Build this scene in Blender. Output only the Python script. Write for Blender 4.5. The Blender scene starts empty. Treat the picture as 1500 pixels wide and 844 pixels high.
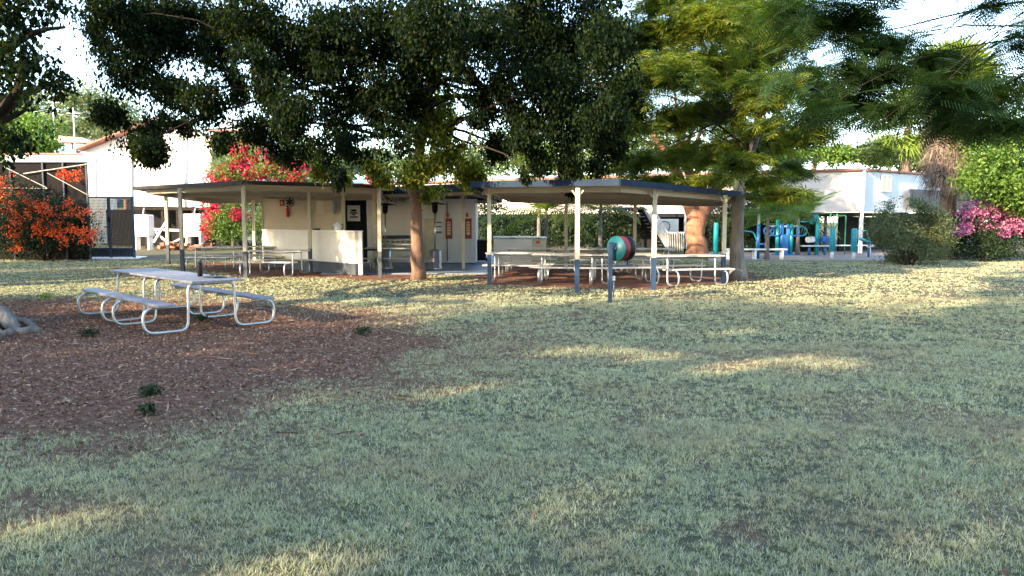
import bpy, math, random
import numpy as np
from mathutils import Vector, noise as mnoise
R = math.radians
rnd = random.Random(7)
rng = np.random.default_rng(11)
scene = bpy.context.scene
col = scene.collection

# ---------------------------------------------------------------- camera
EYE = 1.6; F = 1100.0; HZ = 325.0
PITCH = math.atan((422 - HZ) / F)
cam = bpy.data.cameras.new('camera'); camo = bpy.data.objects.new('camera', cam); col.objects.link(camo)
camo.location = (0, 0, EYE); camo.rotation_euler = (math.pi / 2 - PITCH, 0, 0)
cam.sensor_width = 36; cam.lens = 36 * F / 1500; cam.clip_end = 3000; cam.clip_start = .05
scene.camera = camo
cp, sp = math.cos(PITCH), math.sin(PITCH)
def ray(px, py):
    a = (px - 750) / F; b = (422 - py) / F
    return (a, cp + b * sp, -sp + b * cp)
def G(px, py, z=0.0):
    d = ray(px, py); t = (z - EYE) / d[2]
    return Vector((d[0] * t, d[1] * t, z))
def P(px, py, Y):
    d = ray(px, py); t = Y / d[1]
    return Vector((d[0] * t, Y, EYE + d[2] * t))

# ---------------------------------------------------------------- objects
def tag(o, label=None, cat=None, group=None, kind=None):
    if label: o['label'] = label
    if cat: o['category'] = cat
    if group: o['group'] = group
    if kind: o['kind'] = kind
    return o
def thing(name, label, cat, loc=(0, 0, 0), rotz=0, group=None):
    o = bpy.data.objects.new(name, None); col.objects.link(o)
    o.location = loc; o.rotation_euler = (0, 0, rotz); o.empty_display_size = .2
    return tag(o, label, cat, group)
def copy_tree(o, parent=None):
    c = o.copy(); col.objects.link(c)
    if parent: c.parent = parent
    for ch in list(o.children): copy_tree(ch, c)
    return c

class MB:
    def __init__(s): s.v = []; s.f = []; s.sm = []
    def add(s, vs, fs, smooth=False):
        b = len(s.v); s.v += [tuple(v) for v in vs]
        for f in fs: s.f.append(tuple(i + b for i in f)); s.sm.append(smooth)
        return s
    def box(s, c, d, rz=0, ry=0, rx=0, bev=0):
        from mathutils import Euler
        m = Euler((rx, ry, rz)).to_matrix(); c = Vector(c)
        x, y, z = d[0] / 2, d[1] / 2, d[2] / 2
        vs = [c + m @ Vector((i * x, j * y, k * z)) for i in (-1, 1) for j in (-1, 1) for k in (-1, 1)]
        return s.add(vs, [(0, 1, 3, 2), (4, 6, 7, 5), (0, 4, 5, 1), (2, 3, 7, 6), (0, 2, 6, 4), (1, 5, 7, 3)])
    def bar(s, a, b, w, h, up=(0, 0, 1)):
        a = Vector(a); b = Vector(b); d = (b - a).normalized(); u = Vector(up)
        if abs(d.dot(u)) > .99: u = Vector((1, 0, 0))
        r = d.cross(u).normalized(); u = r.cross(d)
        vs = []
        for p in (a, b):
            for i, j in ((-1, -1), (1, -1), (1, 1), (-1, 1)): vs.append(p + r * i * w / 2 + u * j * h / 2)
        return s.add(vs, [(0, 3, 2, 1), (4, 5, 6, 7), (0, 1, 5, 4), (1, 2, 6, 5), (2, 3, 7, 6), (3, 0, 4, 7)])
    def tube(s, pts, r, seg=8, closed=False):
        pts = [Vector(p) for p in pts]; n = len(pts)
        rs = r if isinstance(r, (list, tuple)) else [r] * n
        prev = None; vs = []
        for i, p in enumerate(pts):
            if closed: d = pts[(i + 1) % n] - pts[i - 1]
            else: d = pts[min(i + 1, n - 1)] - pts[max(i - 1, 0)]
            d.normalize()
            if prev is None:
                u = Vector((0, 0, 1)) if abs(d.z) < .9 else Vector((1, 0, 0))
                prev = d.cross(u).normalized()
            a = (prev - d * prev.dot(d)).normalized(); prev = a; b = d.cross(a)
            for k in range(seg):
                t = 2 * math.pi * k / seg; vs.append(p + (a * math.cos(t) + b * math.sin(t)) * rs[i])
        fs = []
        for i in range(n if closed else n - 1):
            j = (i + 1) % n
            for k in range(seg):
                l = (k + 1) % seg; fs.append((i * seg + k, i * seg + l, j * seg + l, j * seg + k))
        if not closed: fs += [tuple(range(seg))[::-1], tuple((n - 1) * seg + k for k in range(seg))]
        return s.add(vs, fs, True)
    def cyl(s, a, b, r0, r1=None, seg=16): return s.tube([a, b], [r0, r0 if r1 is None else r1], seg)
    def prism(s, top, thick):
        n = len(top); top = [Vector(p) for p in top]; bot = [p - Vector((0, 0, thick)) for p in top]
        a = sum((top[i].x * top[(i + 1) % n].y - top[(i + 1) % n].x * top[i].y) for i in range(n))
        if a < 0: top.reverse(); bot.reverse()
        fs = [tuple(range(n)), tuple(range(n, 2 * n))[::-1]] + [(i, i + n, (i + 1) % n + n, (i + 1) % n) for i in range(n)]
        return s.add(top + bot, fs)
    def lathe(s, c, prof, seg=16, axis='z', sx=1, sy=1):
        c = Vector(c); vs = []; fs = []
        for r, h in prof:
            for k in range(seg):
                t = 2 * math.pi * k / seg; vs.append(c + Vector((r * math.cos(t) * sx, r * math.sin(t) * sy, h)))
        n = len(prof)
        for i in range(n - 1):
            for k in range(seg):
                l = (k + 1) % seg; fs.append((i * seg + k, i * seg + l, (i + 1) * seg + l, (i + 1) * seg + k))
        fs += [tuple(range(seg))[::-1], tuple((n - 1) * seg + k for k in range(seg))]
        return s.add(vs, fs, True)
    def build(s, name, mat, parent=None, world=True, bevel=0):
        off = Vector(parent.location) if (parent is not None and world and parent.parent is None) else Vector((0, 0, 0))
        if parent is not None and world and parent.parent is not None: off = Vector(parent.parent.location)
        me = bpy.data.meshes.new(name)
        me.from_pydata([(v[0] - off.x, v[1] - off.y, v[2] - off.z) for v in s.v], [], s.f)
        me.polygons.foreach_set('use_smooth', s.sm); me.materials.append(mat); me.update()
        o = bpy.data.objects.new(name, me); col.objects.link(o)
        if parent is not None: o.parent = parent
        if bevel:
            m = o.modifiers.new('b', 'BEVEL'); m.width = bevel; m.segments = 2; m.limit_method = 'ANGLE'
        return o

def np_mesh(name, V, Fc, mat, parent=None, smooth=False):
    """V (N,3), Fc (M,k)"""
    me = bpy.data.meshes.new(name); k = Fc.shape[1]; M = Fc.shape[0]
    me.vertices.add(len(V)); me.vertices.foreach_set('co', V.astype(np.float32).ravel())
    me.loops.add(M * k); me.loops.foreach_set('vertex_index', Fc.astype(np.int32).ravel())
    me.polygons.add(M); me.polygons.foreach_set('loop_start', np.arange(0, M * k, k, dtype=np.int32))
    me.polygons.foreach_set('loop_total', np.full(M, k, dtype=np.int32))
    if smooth: me.polygons.foreach_set('use_smooth', np.ones(M, dtype=bool))
    me.update(calc_edges=True); me.materials.append(mat)
    o = bpy.data.objects.new(name, me); col.objects.link(o)
    if parent is not None: o.parent = parent
    return o
def rotmats(yaw, pitch, roll):
    cy, sy, cx, sx, cz, sz = np.cos(pitch), np.sin(pitch), np.cos(roll), np.sin(roll), np.cos(yaw), np.sin(yaw)
    n = len(yaw); o = np.zeros(n); l = np.ones(n)
    Rz = np.stack([cz, -sz, o, sz, cz, o, o, o, l], 1).reshape(n, 3, 3)
    Ry = np.stack([cy, o, sy, o, l, o, -sy, o, cy], 1).reshape(n, 3, 3)
    Rx = np.stack([l, o, o, o, cx, -sx, o, sx, cx], 1).reshape(n, 3, 3)
    return Rz @ Ry @ Rx
def bake(tv, tf, pos, rot, scale):
    tv = np.asarray(tv, float); tf = np.asarray(tf, int); n = len(pos)
    sc = scale if scale.ndim == 2 else scale[:, None]
    v = tv[None] * sc[:, None, :] if scale.ndim == 2 else tv[None] * scale[:, None, None]
    V = np.einsum('nij,nvj->nvi', rot, v) + pos[:, None, :]
    Fc = tf[None] + (np.arange(n) * len(tv))[:, None, None]
    return V.reshape(-1, 3), Fc.reshape(-1, tf.shape[1])

# ---------------------------------------------------------------- materials
def newmat(name):
    m = bpy.data.materials.new(name); m.use_nodes = True
    nt = m.node_tree; b = nt.nodes['Principled BSDF']
    return m, nt, b
def N(nt, t, **k):
    n = nt.nodes.new(t)
    for a, v in k.items(): setattr(n, a, v)
    return n
def mat(name, c1, c2=None, scale=4.0, rough=.6, metal=0, bump=0, bscale=None, stretch=(1, 1, 1), spec=.5, coat=0):
    m, nt, b = newmat(name)
    b.inputs['Roughness'].default_value = rough; b.inputs['Metallic'].default_value = metal
    b.inputs['Specular IOR Level'].default_value = spec
    c2 = c2 or tuple(x * .75 for x in c1)
    tc = N(nt, 'ShaderNodeTexCoord'); mp = N(nt, 'ShaderNodeMapping'); mp.inputs['Scale'].default_value = stretch
    nt.links.new(tc.outputs['Object'], mp.inputs[0])
    nz = N(nt, 'ShaderNodeTexNoise'); nz.inputs['Scale'].default_value = scale; nz.inputs['Detail'].default_value = 6; nz.inputs['Roughness'].default_value = .65
    nt.links.new(mp.outputs[0], nz.inputs['Vector'])
    cr = N(nt, 'ShaderNodeValToRGB'); cr.color_ramp.elements[0].position = .32; cr.color_ramp.elements[1].position = .68
    cr.color_ramp.elements[0].color = (*c2, 1); cr.color_ramp.elements[1].color = (*c1, 1)
    nt.links.new(nz.outputs['Fac'], cr.inputs[0]); nt.links.new(cr.outputs[0], b.inputs['Base Color'])
    if bump:
        n2 = N(nt, 'ShaderNodeTexNoise'); n2.inputs['Scale'].default_value = bscale or scale * 6; n2.inputs['Detail'].default_value = 4
        nt.links.new(mp.outputs[0], n2.inputs['Vector'])
        bp = N(nt, 'ShaderNodeBump'); bp.inputs['Strength'].default_value = bump; bp.inputs['Distance'].default_value = .03
        nt.links.new(n2.outputs['Fac'], bp.inputs['Height']); nt.links.new(bp.outputs[0], b.inputs['Normal'])
    return m
def leafmat(name, cols, trans=.35, rough=.55, patch=None, tcol=(1.5, 1.5, .6), spec=.3):
    """cols: colours spread over leaves (random per island); patch: colour blended by a world noise"""
    m, nt, b = newmat(name)
    g = N(nt, 'ShaderNodeNewGeometry'); cr = N(nt, 'ShaderNodeValToRGB'); e = cr.color_ramp.elements
    while len(e) < len(cols): e.new(.5)
    for i, c in enumerate(cols): e[i].position = i / (len(cols) - 1); e[i].color = (*c, 1)
    nt.links.new(g.outputs['Random Per Island'], cr.inputs[0]); out = cr.outputs[0]
    if patch:
        pc, ps, lo, hi = patch
        nz = N(nt, 'ShaderNodeTexNoise'); nz.inputs['Scale'].default_value = ps; nz.inputs['Detail'].default_value = 4
        nt.links.new(g.outputs['Position'], nz.inputs['Vector'])
        mr = N(nt, 'ShaderNodeMapRange'); mr.inputs['From Min'].default_value = lo; mr.inputs['From Max'].default_value = hi
        nt.links.new(nz.outputs['Fac'], mr.inputs['Value'])
        mx = N(nt, 'ShaderNodeMix', data_type='RGBA'); mx.inputs['B'].default_value = (*pc, 1)
        nt.links.new(mr.outputs[0], mx.inputs['Factor']); nt.links.new(out, mx.inputs['A']); out = mx.outputs['Result']
    nt.links.new(out, b.inputs['Base Color']); b.inputs['Roughness'].default_value = rough; b.inputs['Specular IOR Level'].default_value = spec
    tr = N(nt, 'ShaderNodeBsdfTranslucent'); mu = N(nt, 'ShaderNodeMix', data_type='RGBA', blend_type='MULTIPLY')
    mu.inputs['Factor'].default_value = 1; mu.inputs['B'].default_value = (*tcol, 1)
    nt.links.new(out, mu.inputs['A']); nt.links.new(mu.outputs['Result'], tr.inputs['Color'])
    ms = N(nt, 'ShaderNodeMixShader'); ms.inputs[0].default_value = trans
    nt.links.new(b.outputs[0], ms.inputs[1]); nt.links.new(tr.outputs[0], ms.inputs[2])
    nt.links.new(ms.outputs[0], nt.nodes['Material Output'].inputs['Surface'])
    return m
M = {}
M['cream'] = mat('cream_paint', (.52, .46, .34), (.40, .35, .26), 3, .5, bump=.1)
M['cream_wall'] = mat('cream_wall', (.72, .66, .56), (.62, .56, .46), 2, .6, bump=.1)
M['white'] = mat('white_paint', (.78, .77, .74), (.68, .67, .64), 2, .5)
M['white_wall'] = mat('white_wall', (.76, .73, .68), (.68, .65, .60), 1.5, .6, bump=.05)
M['pale_blue_wall'] = mat('pale_grey_wall', (.62, .63, .64), (.54, .55, .57), 1.5, .6)
M['pink_wall'] = mat('pink_wall', (.62, .54, .48), (.52, .45, .40), 1.0, .7, stretch=(1, 1, 6), bump=.1)
M['grey_paint'] = mat('grey_paint', (.075, .083, .10), (.05, .057, .07), 3, .6, spec=.15)
M['blue_paint'] = mat('blue_paint', (.012, .036, .085), (.008, .026, .06), 5, .45)
M['fascia_blue'] = mat('fascia_slate_blue', (.020, .034, .062), (.014, .024, .043), 2, .7, spec=.08)
M['fascia_brown'] = mat('fascia_brown', (.04, .036, .032), (.025, .023, .02), 2, .7, spec=.1)
M['soffit'] = mat('soffit_cream', (.42, .38, .31), (.34, .30, .25), 2, .8)
M['galv'] = mat('galvanised_steel', (.50, .52, .54), (.34, .36, .38), 14, .42, .75, bump=.1)
M['alu_plank'] = mat('weathered_plank', (.24, .235, .27), (.13, .13, .16), 5, .5, .25, bump=.25, bscale=40, stretch=(.6, 9, 1))
M['pale_plank'] = mat('pale_plank', (.60, .56, .50), (.42, .38, .34), 5, .5, .1, bump=.2, stretch=(.6, 9, 1))
M['slab'] = mat('painted_slab', (.20, .24, .32), (.13, .16, .22), 1.2, .55, bump=.1)
M['yard'] = mat('yard_paving', (.30, .24, .21), (.22, .18, .16), 1.2, .8, bump=.2)
M['bark'] = mat('bark', (.20, .115, .075), (.09, .05, .035), 5, .9, bump=.9, bscale=14, stretch=(1, 1, .35))
M['bark_red'] = mat('bark_red', (.33, .15, .08), (.17, .075, .045), 4, .9, bump=.9, bscale=12, stretch=(1, 1, .4))
M['bark_grey'] = mat('bark_grey', (.20, .18, .16), (.08, .07, .062), 6, .9, bump=1, bscale=18, stretch=(1, 1, .35))
M['twig'] = mat('twig', (.04, .030, .024), (.022, .017, .013), 8, .9, bump=.4, spec=.05)
M['black'] = mat('black_plastic', (.005, .005, .006), (.003, .003, .004), 6, .5, spec=.2)
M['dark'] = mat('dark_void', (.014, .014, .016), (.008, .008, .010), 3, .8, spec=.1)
M['dark_mesh'] = mat('dark_mesh', (.018, .015, .014), (.012, .010, .010), 5, .8, spec=.04)
M['red'] = mat('red_paint', (.55, .03, .025), (.40, .02, .02), 5, .4)
M['red_pale'] = mat('red_notice', (.26, .045, .04), (.20, .03, .028), 8, .6)
M['teal'] = mat('teal_paint', (.012, .30, .34), (.010, .23, .27), 6, .4)
M['blue'] = mat('bright_blue', (.02, .14, .40), (.015, .10, .30), 5, .4)
M['green_paint'] = mat('green_paint', (.05, .30, .14), (.04, .22, .10), 5, .4)
M['steel'] = mat('stainless', (.55, .55, .55), (.42, .42, .43), 6, .28, .9)
M['glass'] = mat('dark_glass', (.03, .04, .05), (.02, .03, .04), 2, .08, 0, spec=.8)
M['roof_red'] = mat('red_brown_trim', (.30, .09, .06), (.22, .07, .05), 3, .6)
M['roof_pale'] = mat('pale_roof', (.50, .56, .60), (.42, .47, .50), 1, .5, stretch=(10, 1, 1))
M['roof_pink'] = mat('pink_roof', (.55, .24, .19), (.46, .19, .15), 1, .6)
M['purple'] = mat('purple_wall', (.17, .16, .34), (.13, .12, .27), 1, .7)
M['hose_red'] = mat('hose_red', (.16, .008, .018), (.09, .006, .012), 9, .5)
M['paper'] = mat('paper', (.72, .70, .64), (.62, .60, .55), 5, .7)
M['tank_white'] = mat('enamel_white', (.74, .74, .72), (.62, .62, .60), 4, .35)
M['flagstone'] = mat('brick_rubble', (.36, .15, .09), (.24, .10, .06), 4, .9)
M['terracotta'] = mat('pot_cream', (.55, .50, .40), (.42, .38, .30), 5, .7)
# foliage
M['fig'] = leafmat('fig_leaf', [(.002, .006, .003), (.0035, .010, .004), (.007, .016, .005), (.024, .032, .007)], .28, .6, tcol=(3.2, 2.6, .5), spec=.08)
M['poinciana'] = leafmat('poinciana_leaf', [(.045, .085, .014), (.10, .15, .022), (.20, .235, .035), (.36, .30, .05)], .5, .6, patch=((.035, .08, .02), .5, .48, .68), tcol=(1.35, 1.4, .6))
M['poinciana_shaded'] = leafmat('poinciana_leaf_shaded', [(.016, .042, .013), (.026, .060, .017), (.050, .090, .024)], .38, .6, tcol=(1.6, 1.5, .5))  # darker copy of the poinciana leaf; the shaded look is in its colour
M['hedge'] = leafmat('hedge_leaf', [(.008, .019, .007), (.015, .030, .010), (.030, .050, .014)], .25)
M['olive'] = leafmat('olive_leaf', [(.055, .075, .03), (.09, .11, .045), (.14, .15, .07)], .25)
M['bright'] = leafmat('bright_leaf', [(.05, .11, .018), (.09, .16, .025), (.15, .22, .04)], .35)
M['far_leaf'] = leafmat('far_leaf', [(.06, .10, .04), (.10, .14, .05), (.17, .18, .08)], .3)
M['frond'] = leafmat('frond_leaf', [(.08, .13, .02), (.14, .19, .03), (.20, .24, .05)], .35)
M['dead_frond'] = leafmat('dead_frond', [(.10, .07, .055), (.17, .125, .10), (.27, .20, .16)], .2, .8, tcol=(1, .9, .7))
M['fl_red'] = leafmat('red_bract', [(.40, .006, .04), (.55, .014, .07), (.60, .05, .10)], .3, tcol=(1.1, .7, .9))
M['fl_pink'] = leafmat('pink_bract', [(.36, .07, .20), (.48, .14, .30), (.56, .28, .40)], .3, tcol=(1.2, 1, 1))
M['fl_orange'] = leafmat('orange_flower', [(.60, .08, .015), (.72, .15, .02), (.68, .05, .02)], .3, tcol=(1.2, 1, .8))
M['grass'] = leafmat('grass_blade', [(.20, .23, .13), (.35, .37, .225), (.49, .49, .33), (.66, .63, .47)], .30, .7,
                     patch=((.42, .36, .24), .8, .48, .72), tcol=(1.2, 1.15, .55), spec=.15)
M['grass_dry'] = leafmat('dry_grass', [(.22, .18, .11), (.34, .28, .18), (.44, .36, .24)], .25, .8, tcol=(1.1, 1, .7), spec=.1)
M['litter'] = leafmat('leaf_litter', [(.08, .042, .028), (.15, .085, .055), (.24, .15, .10), (.44, .31, .20)], .1, .8, tcol=(1, .9, .7), spec=.1)

# ---------------------------------------------------------------- world + sun
SAZ = (-.75, -.66); SEL = R(20)
w = bpy.data.worlds.new('World'); scene.world = w; w.use_nodes = True
nt = w.node_tree; sky = nt.nodes.new('ShaderNodeTexSky'); sky.sky_type = 'NISHITA'; sky.sun_disc = False
sky.sun_elevation = SEL; sky.sun_rotation = math.atan2(SAZ[0], SAZ[1]); sky.air_density = 1.0; sky.dust_density = .5; sky.ozone_density = 1.2
nt.links.new(sky.outputs[0], nt.nodes['Background'].inputs[0]); nt.nodes['Background'].inputs[1].default_value = .15
sl = bpy.data.lights.new('sun', 'SUN'); sl.energy = 3.2; sl.angle = R(.6); sl.color = (1, .81, .54)
so = bpy.data.objects.new('sun', sl); col.objects.link(so)
sd = Vector((SAZ[0] * math.cos(SEL), SAZ[1] * math.cos(SEL), math.sin(SEL) * math.hypot(*SAZ)))
so.rotation_euler = sd.to_track_quat('Z', 'Y').to_euler(); so.location = (0, 0, 30)
scene.view_settings.view_transform = 'Standard'; scene.view_settings.look = 'None'
scene.view_settings.exposure = 2.75; scene.view_settings.gamma = 1

# ---------------------------------------------------------------- ground
def poly_sd(pts, X, Yy):
    """signed distance to polygon (positive inside)"""
    n = len(pts); d = np.full(X.shape, 1e9); ins = np.zeros(X.shape, bool)
    for i in range(n):
        ax, ay = pts[i]; bx, by = pts[(i + 1) % n]
        ex, ey = bx - ax, by - ay; wx, wy = X - ax, Yy - ay
        t = np.clip((wx * ex + wy * ey) / (ex * ex + ey * ey), 0, 1)
        d = np.minimum(d, np.hypot(wx - ex * t, wy - ey * t))
        c = ((ay > Yy) != (by > Yy)) & (X < (bx - ax) * (Yy - ay) / ((by - ay) if by != ay else 1e-9) + ax); ins ^= c
    return np.where(ins, d, -d)
def vnoise(X, Yy, f, seed=0):
    r = np.random.default_rng(seed); t = r.random((128, 128))
    x = X * f + 500; y = Yy * f + 500; xi = np.floor(x).astype(int); yi = np.floor(y).astype(int)
    fx = x - xi; fy = y - yi; fx = fx * fx * (3 - 2 * fx); fy = fy * fy * (3 - 2 * fy)
    g = lambda a, b: t[a % 128, b % 128]
    return (g(xi, yi) * (1 - fx) + g(xi + 1, yi) * fx) * (1 - fy) + (g(xi, yi + 1) * (1 - fx) + g(xi + 1, yi + 1) * fx) * fy
def gp(l): return [(G(*p).x, G(*p).y) for p in l]
SOIL = [(gp([(-200, 436), (120, 436), (260, 438), (420, 444), (560, 458), (650, 478), (680, 500), (640, 535), (560, 575), (420, 600), (250, 632), (60, 665), (-300, 710)]), .8),
        (gp([(690, 405), (720, 416), (860, 422), (960, 422), (1060, 414), (1110, 411), (1110, 402), (1010, 385), (730, 384)]), .25),
        (gp([(270, 392), (360, 406), (480, 407), (625, 412), (645, 407), (600, 400), (450, 398), (430, 385), (290, 384)]), .25)]
DRY = [gp([(690, 500), (860, 505), (1010, 512), (1250, 520), (1500, 530), (1500, 550), (1100, 552), (850, 540), (640, 560), (560, 600), (500, 590)]),
       gp([(1060, 640), (1500, 640), (1500, 600), (1300, 585), (1050, 590), (980, 610)]),
       gp([(1180, 760), (1330, 844), (1500, 800), (1420, 720)])]
def soil_f(X, Yy):
    s = np.zeros(X.shape)
    n = (vnoise(X, Yy, 1.1, 3) - .5) * 1.5 + (vnoise(X, Yy, 3.3, 4) - .5) * .7
    s = np.clip((vnoise(X, Yy, .75, 20) * .5 + vnoise(X, Yy, 2.4, 21) * .5 - .77) * 6, 0, .6)
    for pts, sc in SOIL:
        d = poly_sd(pts, X, Yy) + n * sc * 1.1
        s = np.maximum(s, np.clip(d / (sc * 2.6) + .5, 0, 1))
    return s
def dry_f(X, Yy):
    s = np.zeros(X.shape); n = (vnoise(X, Yy, .9, 5) - .5) * 2.2 + (vnoise(X, Yy, 3, 6) - .5) * .8
    for pts in DRY: s = np.maximum(s, np.clip((poly_sd(pts, X, Yy) + n * .8) / 1.2 + .35, 0, 1) * .8)
    s = np.maximum(s, np.clip((vnoise(X, Yy, .55, 8) * .6 + vnoise(X, Yy, 1.7, 9) * .4 - .52) * 4, 0, .7))
    return s
xs = np.concatenate([[-1500, -600, -250, -120, -70, -45, -32], np.arange(-26, 26.01, .11), [32, 45, 70, 120, 250, 600, 1500]])
ys = np.concatenate([[-600, -200, -80, -40, -20, -8, -2], np.arange(1.5, 34.01, .11), [40, 50, 65, 90, 140, 250, 600, 1800]])
GX, GY = np.meshgrid(xs, ys)
GZ = (vnoise(GX, GY, 1.3, 1) - .5) * .03 + (vnoise(GX, GY, 4, 2) - .5) * .02 - .015
GZ[(np.abs(GX) > 30) | (GY < 1) | (GY > 36)] = -.02
V = np.stack([GX.ravel(), GY.ravel(), GZ.ravel()], 1); nx, ny = len(xs), len(ys)
idx = np.arange(nx * ny).reshape(ny, nx)
Fc = np.stack([idx[:-1, :-1].ravel(), idx[:-1, 1:].ravel(), idx[1:, 1:].ravel(), idx[1:, :-1].ravel()], 1)
m, nt, b = newmat('lawn_and_soil')
b.inputs['Roughness'].default_value = .95; b.inputs['Specular IOR Level'].default_value = .1
at = N(nt, 'ShaderNodeAttribute', attribute_name='soil'); ad = N(nt, 'ShaderNodeAttribute', attribute_name='dry')
g = N(nt, 'ShaderNodeNewGeometry')
def ramp(scale, c1, c2, det=8):
    nz = N(nt, 'ShaderNodeTexNoise'); nz.inputs['Scale'].default_value = scale; nz.inputs['Detail'].default_value = det; nz.inputs['Roughness'].default_value = .7
    nt.links.new(g.outputs['Position'], nz.inputs['Vector']); cr = N(nt, 'ShaderNodeValToRGB')
    cr.color_ramp.elements[0].position = .35; cr.color_ramp.elements[1].position = .65
    cr.color_ramp.elements[0].color = (*c1, 1); cr.color_ramp.elements[1].color = (*c2, 1)
    nt.links.new(nz.outputs['Fac'], cr.inputs[0]); return nz, cr
_, gr = ramp(24, (.045, .05, .026), (.14, .13, .08)); _, dr = ramp(26, (.08, .06, .038), (.24, .18, .115)); nzs, sr = ramp(16, (.085, .042, .030), (.24, .12, .08))
m1 = N(nt, 'ShaderNodeMix', data_type='RGBA'); m2 = N(nt, 'ShaderNodeMix', data_type='RGBA')
nt.links.new(ad.outputs['Fac'], m1.inputs['Factor']); nt.links.new(gr.outputs[0], m1.inputs['A']); nt.links.new(dr.outputs[0], m1.inputs['B'])
nt.links.new(at.outputs['Fac'], m2.inputs['Factor']); nt.links.new(m1.outputs['Result'], m2.inputs['A']); nt.links.new(sr.outputs[0], m2.inputs['B'])
nt.links.new(m2.outputs['Result'], b.inputs['Base Color'])
bp = N(nt, 'ShaderNodeBump'); bp.inputs['Strength'].default_value = .9; bp.inputs['Distance'].default_value = .03
nt.links.new(nzs.outputs['Fac'], bp.inputs['Height']); nt.links.new(bp.outputs[0], b.inputs['Normal'])
ground = np_mesh('ground', V, Fc, m, smooth=True)
for nm, fn in (('soil', soil_f), ('dry', dry_f)):
    a = ground.data.attributes.new(nm, 'FLOAT', 'POINT'); a.data.foreach_set('value', fn(GX, GY).ravel().astype(np.float32))
tag(ground, kind='structure')
def gz(X, Yy): return (vnoise(X, Yy, 1.3, 1) - .5) * .03 + (vnoise(X, Yy, 4, 2) - .5) * .02 - .015

# grass
BV = np.array([[-.5, 0, 0], [.5, 0, 0], [.38, .10, .55], [-.38, .10, .55], [0, .42, 1.0]]); BF4 = [[0, 1, 2, 3], [3, 2, 4, 4]]
BVn = np.array([[-.5, 0, 0], [.5, 0, 0], [0, .35, 1.0]]); BFn = [[0, 1, 2]]
SLAB = gp([(440, 403), (700, 403.5), (1010, 396), (1000, 372), (440, 372)])
YARD = gp([(1040, 383.5), (1100, 381), (1330, 382), (1345, 366), (1030, 366)])
SLAB_T = gp([(470, 401), (620, 401), (720, 401), (722, 384), (735, 372), (560, 372)])
TUFT = 8
def scatter(y0, y1, dens, hmin, hmax, wmin, wmax, dry=False, near=False):
    area = 1.5 * .68 * (y1 * y1 - y0 * y0); n = int(area * dens / TUFT)
    Yy = np.sqrt(rng.random(n) * (y1 * y1 - y0 * y0) + y0 * y0); X = (rng.random(n) * 2 - 1) * Yy * .74
    s = soil_f(X, Yy); d = dry_f(X, Yy); cl = vnoise(X, Yy, 2.3, 12) * .35 + vnoise(X, Yy, 7, 13) * .3 + vnoise(X, Yy, 17, 14) * .35
    if dry: keep = (rng.random(n) < (.16 + .84 * np.clip(d, 0, 1)) * np.clip(1.25 - s * 1.15, .0, 1)) | (rng.random(n) < .55 * np.clip(1 - abs(s - .55) * 2.6, 0, 1))
    else: keep = rng.random(n) < np.clip(1.15 - 1.5 * s, .0, 1) * np.clip(1.1 - d * .6, .55, 1) * np.clip(.6 + (cl - .38) * 3, .42, 1)
    for pg in (YARD, SLAB_T): keep &= poly_sd(pg, X, Yy) < 0
    X, Yy, cl = [np.repeat(a[keep], TUFT) for a in (X, Yy, cl)]; n = len(X)
    ts = np.repeat(rng.uniform(.55, 1.25, n // TUFT), TUFT); yaw = rng.random(n) * 6.283; sp = rng.random(n)
    rr = (hmax * .45 * sp) * (1 + Yy * .03); X = X + np.sin(yaw) * -rr; Yy = Yy + np.cos(yaw) * rr
    h = (hmin + (hmax - hmin) * rng.random(n)) * (.6 + .8 * cl) * ts; wd = wmin + (wmax - wmin) * rng.random(n)
    rot = rotmats(yaw, rng.normal(0, .2, n), -sp * .75 + rng.normal(0, .15, n))
    return bake(BVn, BFn, np.stack([X, Yy, gz(X, Yy) - .004], 1), rot, np.stack([wd, h, h], 1))
def join(parts):
    Vs, Fs, o = [], [], 0
    for v, f in parts: Vs.append(v); Fs.append(f + o); o += len(v)
    return np.concatenate(Vs), np.concatenate(Fs)
gv, gf = join([scatter(2.9, 6, 12500, .018, .043, .0035, .0065), scatter(6, 10, 5200, .02, .046, .0055, .0095), scatter(10, 16, 2000, .022, .05, .008, .014), scatter(16, 32, 620, .02, .048, .012, .026)])
tag(np_mesh('grass', gv, gf, M['grass']), 'grey green lawn of short thin blades in the foreground', 'grass', kind='stuff')
gv, gf = join([scatter(2.9, 6, 4200, .018, .042, .003, .006, True), scatter(6, 10, 2000, .02, .045, .004, .008, True), scatter(10, 16, 600, .02, .05, .008, .013, True), scatter(16, 30, 130, .02, .05, .018, .03, True)])
tag(np_mesh('dry_grass', gv, gf, M['grass_dry']), 'straw coloured dead grass thinning out round the bare soil', 'dry grass', kind='stuff')
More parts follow.
